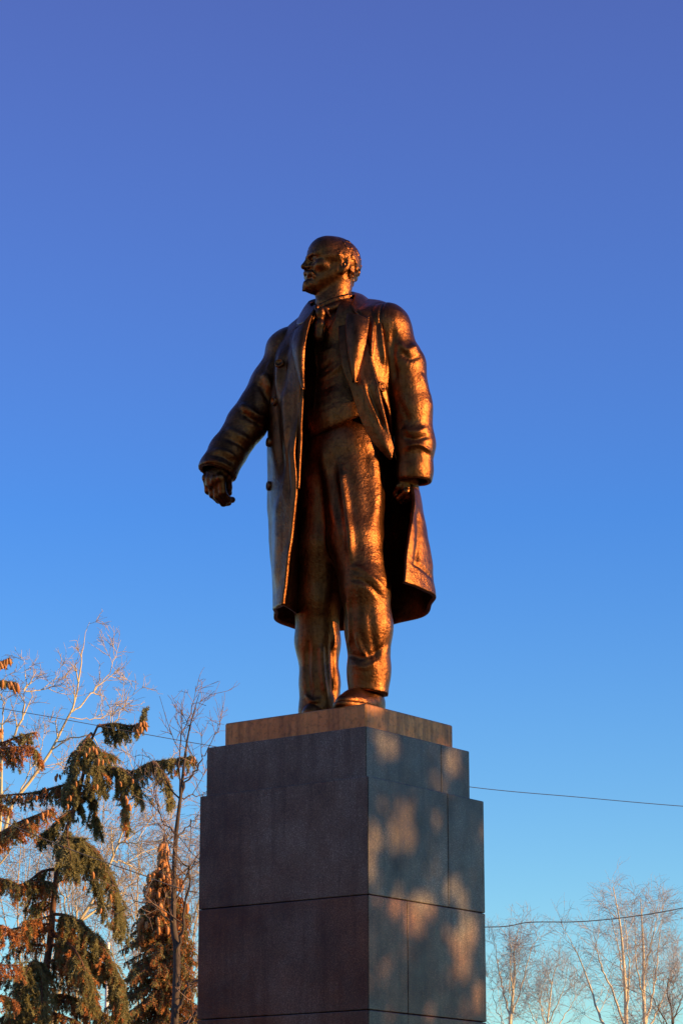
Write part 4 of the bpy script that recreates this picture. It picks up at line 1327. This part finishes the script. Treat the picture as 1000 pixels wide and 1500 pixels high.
for k, (ends) in enumerate(((c1[0], c2[0]), (c1[-1], c2[-1]))):
    top = max(ends[0][2], ends[1][2])
    x, y = ends[0][0], ends[0][1]
    tb = Tubes()
    tb.add(np.array([[x, y, 0], [x, y, top * .5], [x, y, top + .4]]), np.array([.14, .12, .10]), 12)
    tb.add(np.array([ends[0], [x, y, ends[0][2] - .02]]), np.array([.03, .03]), 6)
    tb.add(np.array([ends[1], [(x + ends[1][0]) / 2, (y + ends[1][1]) / 2, ends[1][2]], [x, y, ends[1][2]]]), np.array([.03, .03, .03]), 6)
    pe = empty('cable_pole', (x, y, 0)); tag(pe, ('grey concrete cable pole past the rust brown spruce', 'grey concrete cable pole past the birches')[k], 'pole', 'cable poles')
    V, F = tb.build()
    obj('post', V, F, POLE_GREY, pe)

lp = P(158.5, 1384, 62.0)
pe = empty('lamp_post', (lp[0], lp[1], 0)); tag(pe, 'slim white post behind the spruces', 'post')
tb = Tubes(); tb.add(np.array([[lp[0], lp[1], 0], [lp[0], lp[1], lp[2] * .5], lp]), np.array([.07, .055, .045]), 10)
obj('post', *tb.build(), WHITE_PAINT, pe)
tb = Tubes(); tb.add(np.array([lp, lp + np.array([0, 0, .05])]), np.array([.06, .045]), 10)
obj('cap', *tb.build(), WHITE_PAINT, pe)

# ------------------------------------------------------------------ beyond the frame: the spruce that shades the pedestal, spruces and a house added for its light
def face_point(px, py):
    K2 = TIERS['lower'][0]
    d = ray(px, py); n = np.cross(RV, ZV); K = np.array([K2[0], K2[1], 0]); O = np.array([0, 0, CAM_H])
    q = O + d * (np.dot(K - O, n) / np.dot(d, n))
    return np.dot(q - K, RV), q[2]
SPOTS = [(580, 1092, 15, 26), (676, 1110, 14, 22), (651, 1142, 12, 17), (590, 1213, 24, 32), (543, 1245, 13, 46), (612, 1336, 20, 32), (668, 1308, 15, 26), (574, 1330, 16, 14), (640, 1200, 7, 9), (700, 1462, 8, 34), (560, 1420, 7, 12), (632, 1300, 6, 9),
         (678, 1385, 19, 46)]
def shade_spruce(dist, seed):
    rg = np.random.default_rng(seed)
    sd = np.array(SUN_DIR); az = unit(np.array([sd[0], sd[1], 0])); lat = np.cross(ZV, az)
    c = np.array([.45, 20.75, 0]) + az * dist
    t = empty('spruce_tree', tuple(c)); tag(t, 'dense green spruce standing towards the sun that shades the pedestal', 'tree')
    rise = dist * math.tan(SUN_EL)
    n = 57000
    u = rg.uniform(-2.7, 2.7, n); w = rg.normal(0, .6, n); z = rg.uniform(2.2, 6.2 + rise, n)
    top = 5.62 + rise + w * math.tan(SUN_EL) + .10 * np.sin(u * 5 + 1) - .28 * np.clip(np.abs(u) - 1.0, 0, 9)
    p = c + lat * u[:, None] + az * w[:, None] + ZV * z[:, None]
    ok = z < top
    K2 = TIERS['lower'][0]; K = np.array([K2[0], K2[1], 0]); nn = np.cross(RV, ZV)
    tt = ((p - K) @ nn) / (sd @ nn)
    q = p - sd * tt[:, None]
    s_, z_ = (q - K) @ RV, q[:, 2]
    for (px, py, rx, ry) in SPOTS:  # crown gaps shaped so that sun patches fall on the right-hand face
        s0, z0 = face_point(px, py); s1, _ = face_point(px + rx, py); _, z2 = face_point(px, py - ry)
        e1, e2 = (s_ - s0) / (s1 - s0), (z_ - z0) / (z2 - z0)
        th = np.arctan2(e2, e1); ph = px * .37
        ok &= e1 ** 2 + e2 ** 2 > 1.1 * (1 + .38 * np.sin(2 * th + ph) + .30 * np.sin(3 * th + 2 * ph) + .2 * np.sin(5 * th + ph))
    p = p[ok]; m = len(p)
    a = rg.normal(0, 1, (m, 3)); a /= np.linalg.norm(a, axis=1)[:, None]
    b = np.cross(a, rg.normal(0, 1, (m, 3))); b /= np.linalg.norm(b, axis=1)[:, None]
    V = np.stack([p - b * .05, p + b * .05, p + a * .12], 1).reshape(-1, 3)
    obj('crown', V, np.arange(len(V)).reshape(-1, 3), NEEDLE_DARK, t, smooth=False)['kind'] = 'stuff'
    tb = Tubes(); tb.add(np.array([c, c + ZV * 2, c + ZV * 3.2]), np.array([.2, .17, .14]), 10)
    obj('trunk', *tb.build(), BARK_RED, t)
shade_spruce(17.0, 5)

PLASTER = plain('brick_wall', (.24, .11, .055), (.30, .14, .07), 1.5, .85)
GLASS = plain('window_glass', (.03, .035, .04), (.05, .055, .06), 2, .15)
ROOF = plain('roof_sheet', (.16, .08, .05), (.22, .11, .07), 2, .7)
def house(x, y, w, d, h, label):  # unseen house added to bounce warm light and be mirrored in the stone
    t = empty('house', (x, y, 0)); tag(t, label, 'house')
    V, F = bevel_box(np.array([x - d, y - w / 2, 0]), np.array([d, 0, 0.]), np.array([0, w, 0.]), np.array([0, 0, h]), .02)
    fix_normals(obj('wall', V, F, PLASTER, t, smooth=False))
    V, F = bevel_box(np.array([x - d - .4, y - w / 2 - .4, h + .003]), np.array([d + .8, 0, 0.]), np.array([0, w + .8, 0.]), np.array([0, 0, .35]), .03)
    fix_normals(obj('roof', V, F, ROOF, t, smooth=False))
    for fl in range(3):
        for k in range(int(w / 3.2)):
            yy = y - w / 2 + 1.6 + k * 3.2
            V, F = bevel_box(np.array([x - .05, yy - .6, .9 + fl * 3.1]), np.array([.09, 0, 0.]), np.array([0, 1.2, 0.]), np.array([0, 0, 1.6]), .01)
            fix_normals(obj('window', V, F, GLASS, t, smooth=False))
def unseen_spruce(x, y, h, rad, label, seed):  # unseen trees added to keep skylight off the left faces and warm them
    rg = np.random.default_rng(seed)
    t = empty('spruce_tree', (x, y, 0)); tag(t, label, 'tree')
    n = 30000
    z = h * (1 - np.sqrt(rg.random(n)) * .93)
    rr = rad * (1 - z / h) * (.75 + .25 * np.sin(z * 7)) * np.sqrt(rg.random(n)) + .1
    a = rg.uniform(0, 6.283, n)
    p = np.stack([x + rr * np.cos(a), y + rr * np.sin(a), z], 1)
    a3 = rg.normal(0, 1, (n, 3)); a3 /= np.linalg.norm(a3, axis=1)[:, None]
    b3 = np.cross(a3, rg.normal(0, 1, (n, 3))); b3 /= np.linalg.norm(b3, axis=1)[:, None]
    V = np.stack([p - b3 * .07, p + b3 * .07, p + a3 * .22], 1).reshape(-1, 3)
    obj('crown', V, np.arange(len(V)).reshape(-1, 3), NEEDLE_DEAD if seed % 2 else NEEDLE_DARK, t, smooth=False)['kind'] = 'stuff'
    tb = Tubes(); tb.add(np.array([[x, y, 0], [x, y, h * .4], [x, y, h * .95]]), np.array([.25, .15, .02]), 10)
    obj('trunk', *tb.build(), BARK_RED, t)
unseen_spruce(-9.5, 11.5, 9.5, 3.2, 'unseen dark broad spruce, added to hold skylight off the pedestal', 2)
unseen_spruce(-13.5, 18.0, 11.0, 3.6, 'unseen rust brown spruce, added beside the dark broad one to hold off skylight', 3)
unseen_spruce(-8.0, 4.0, 8.5, 3.0, 'unseen smaller rust brown spruce, added apart from the others to hold off skylight', 5)
house(-44, 8, 48, 12, 9.9, 'unseen three-storey red-brown house, added to bounce low sun at the pedestal')
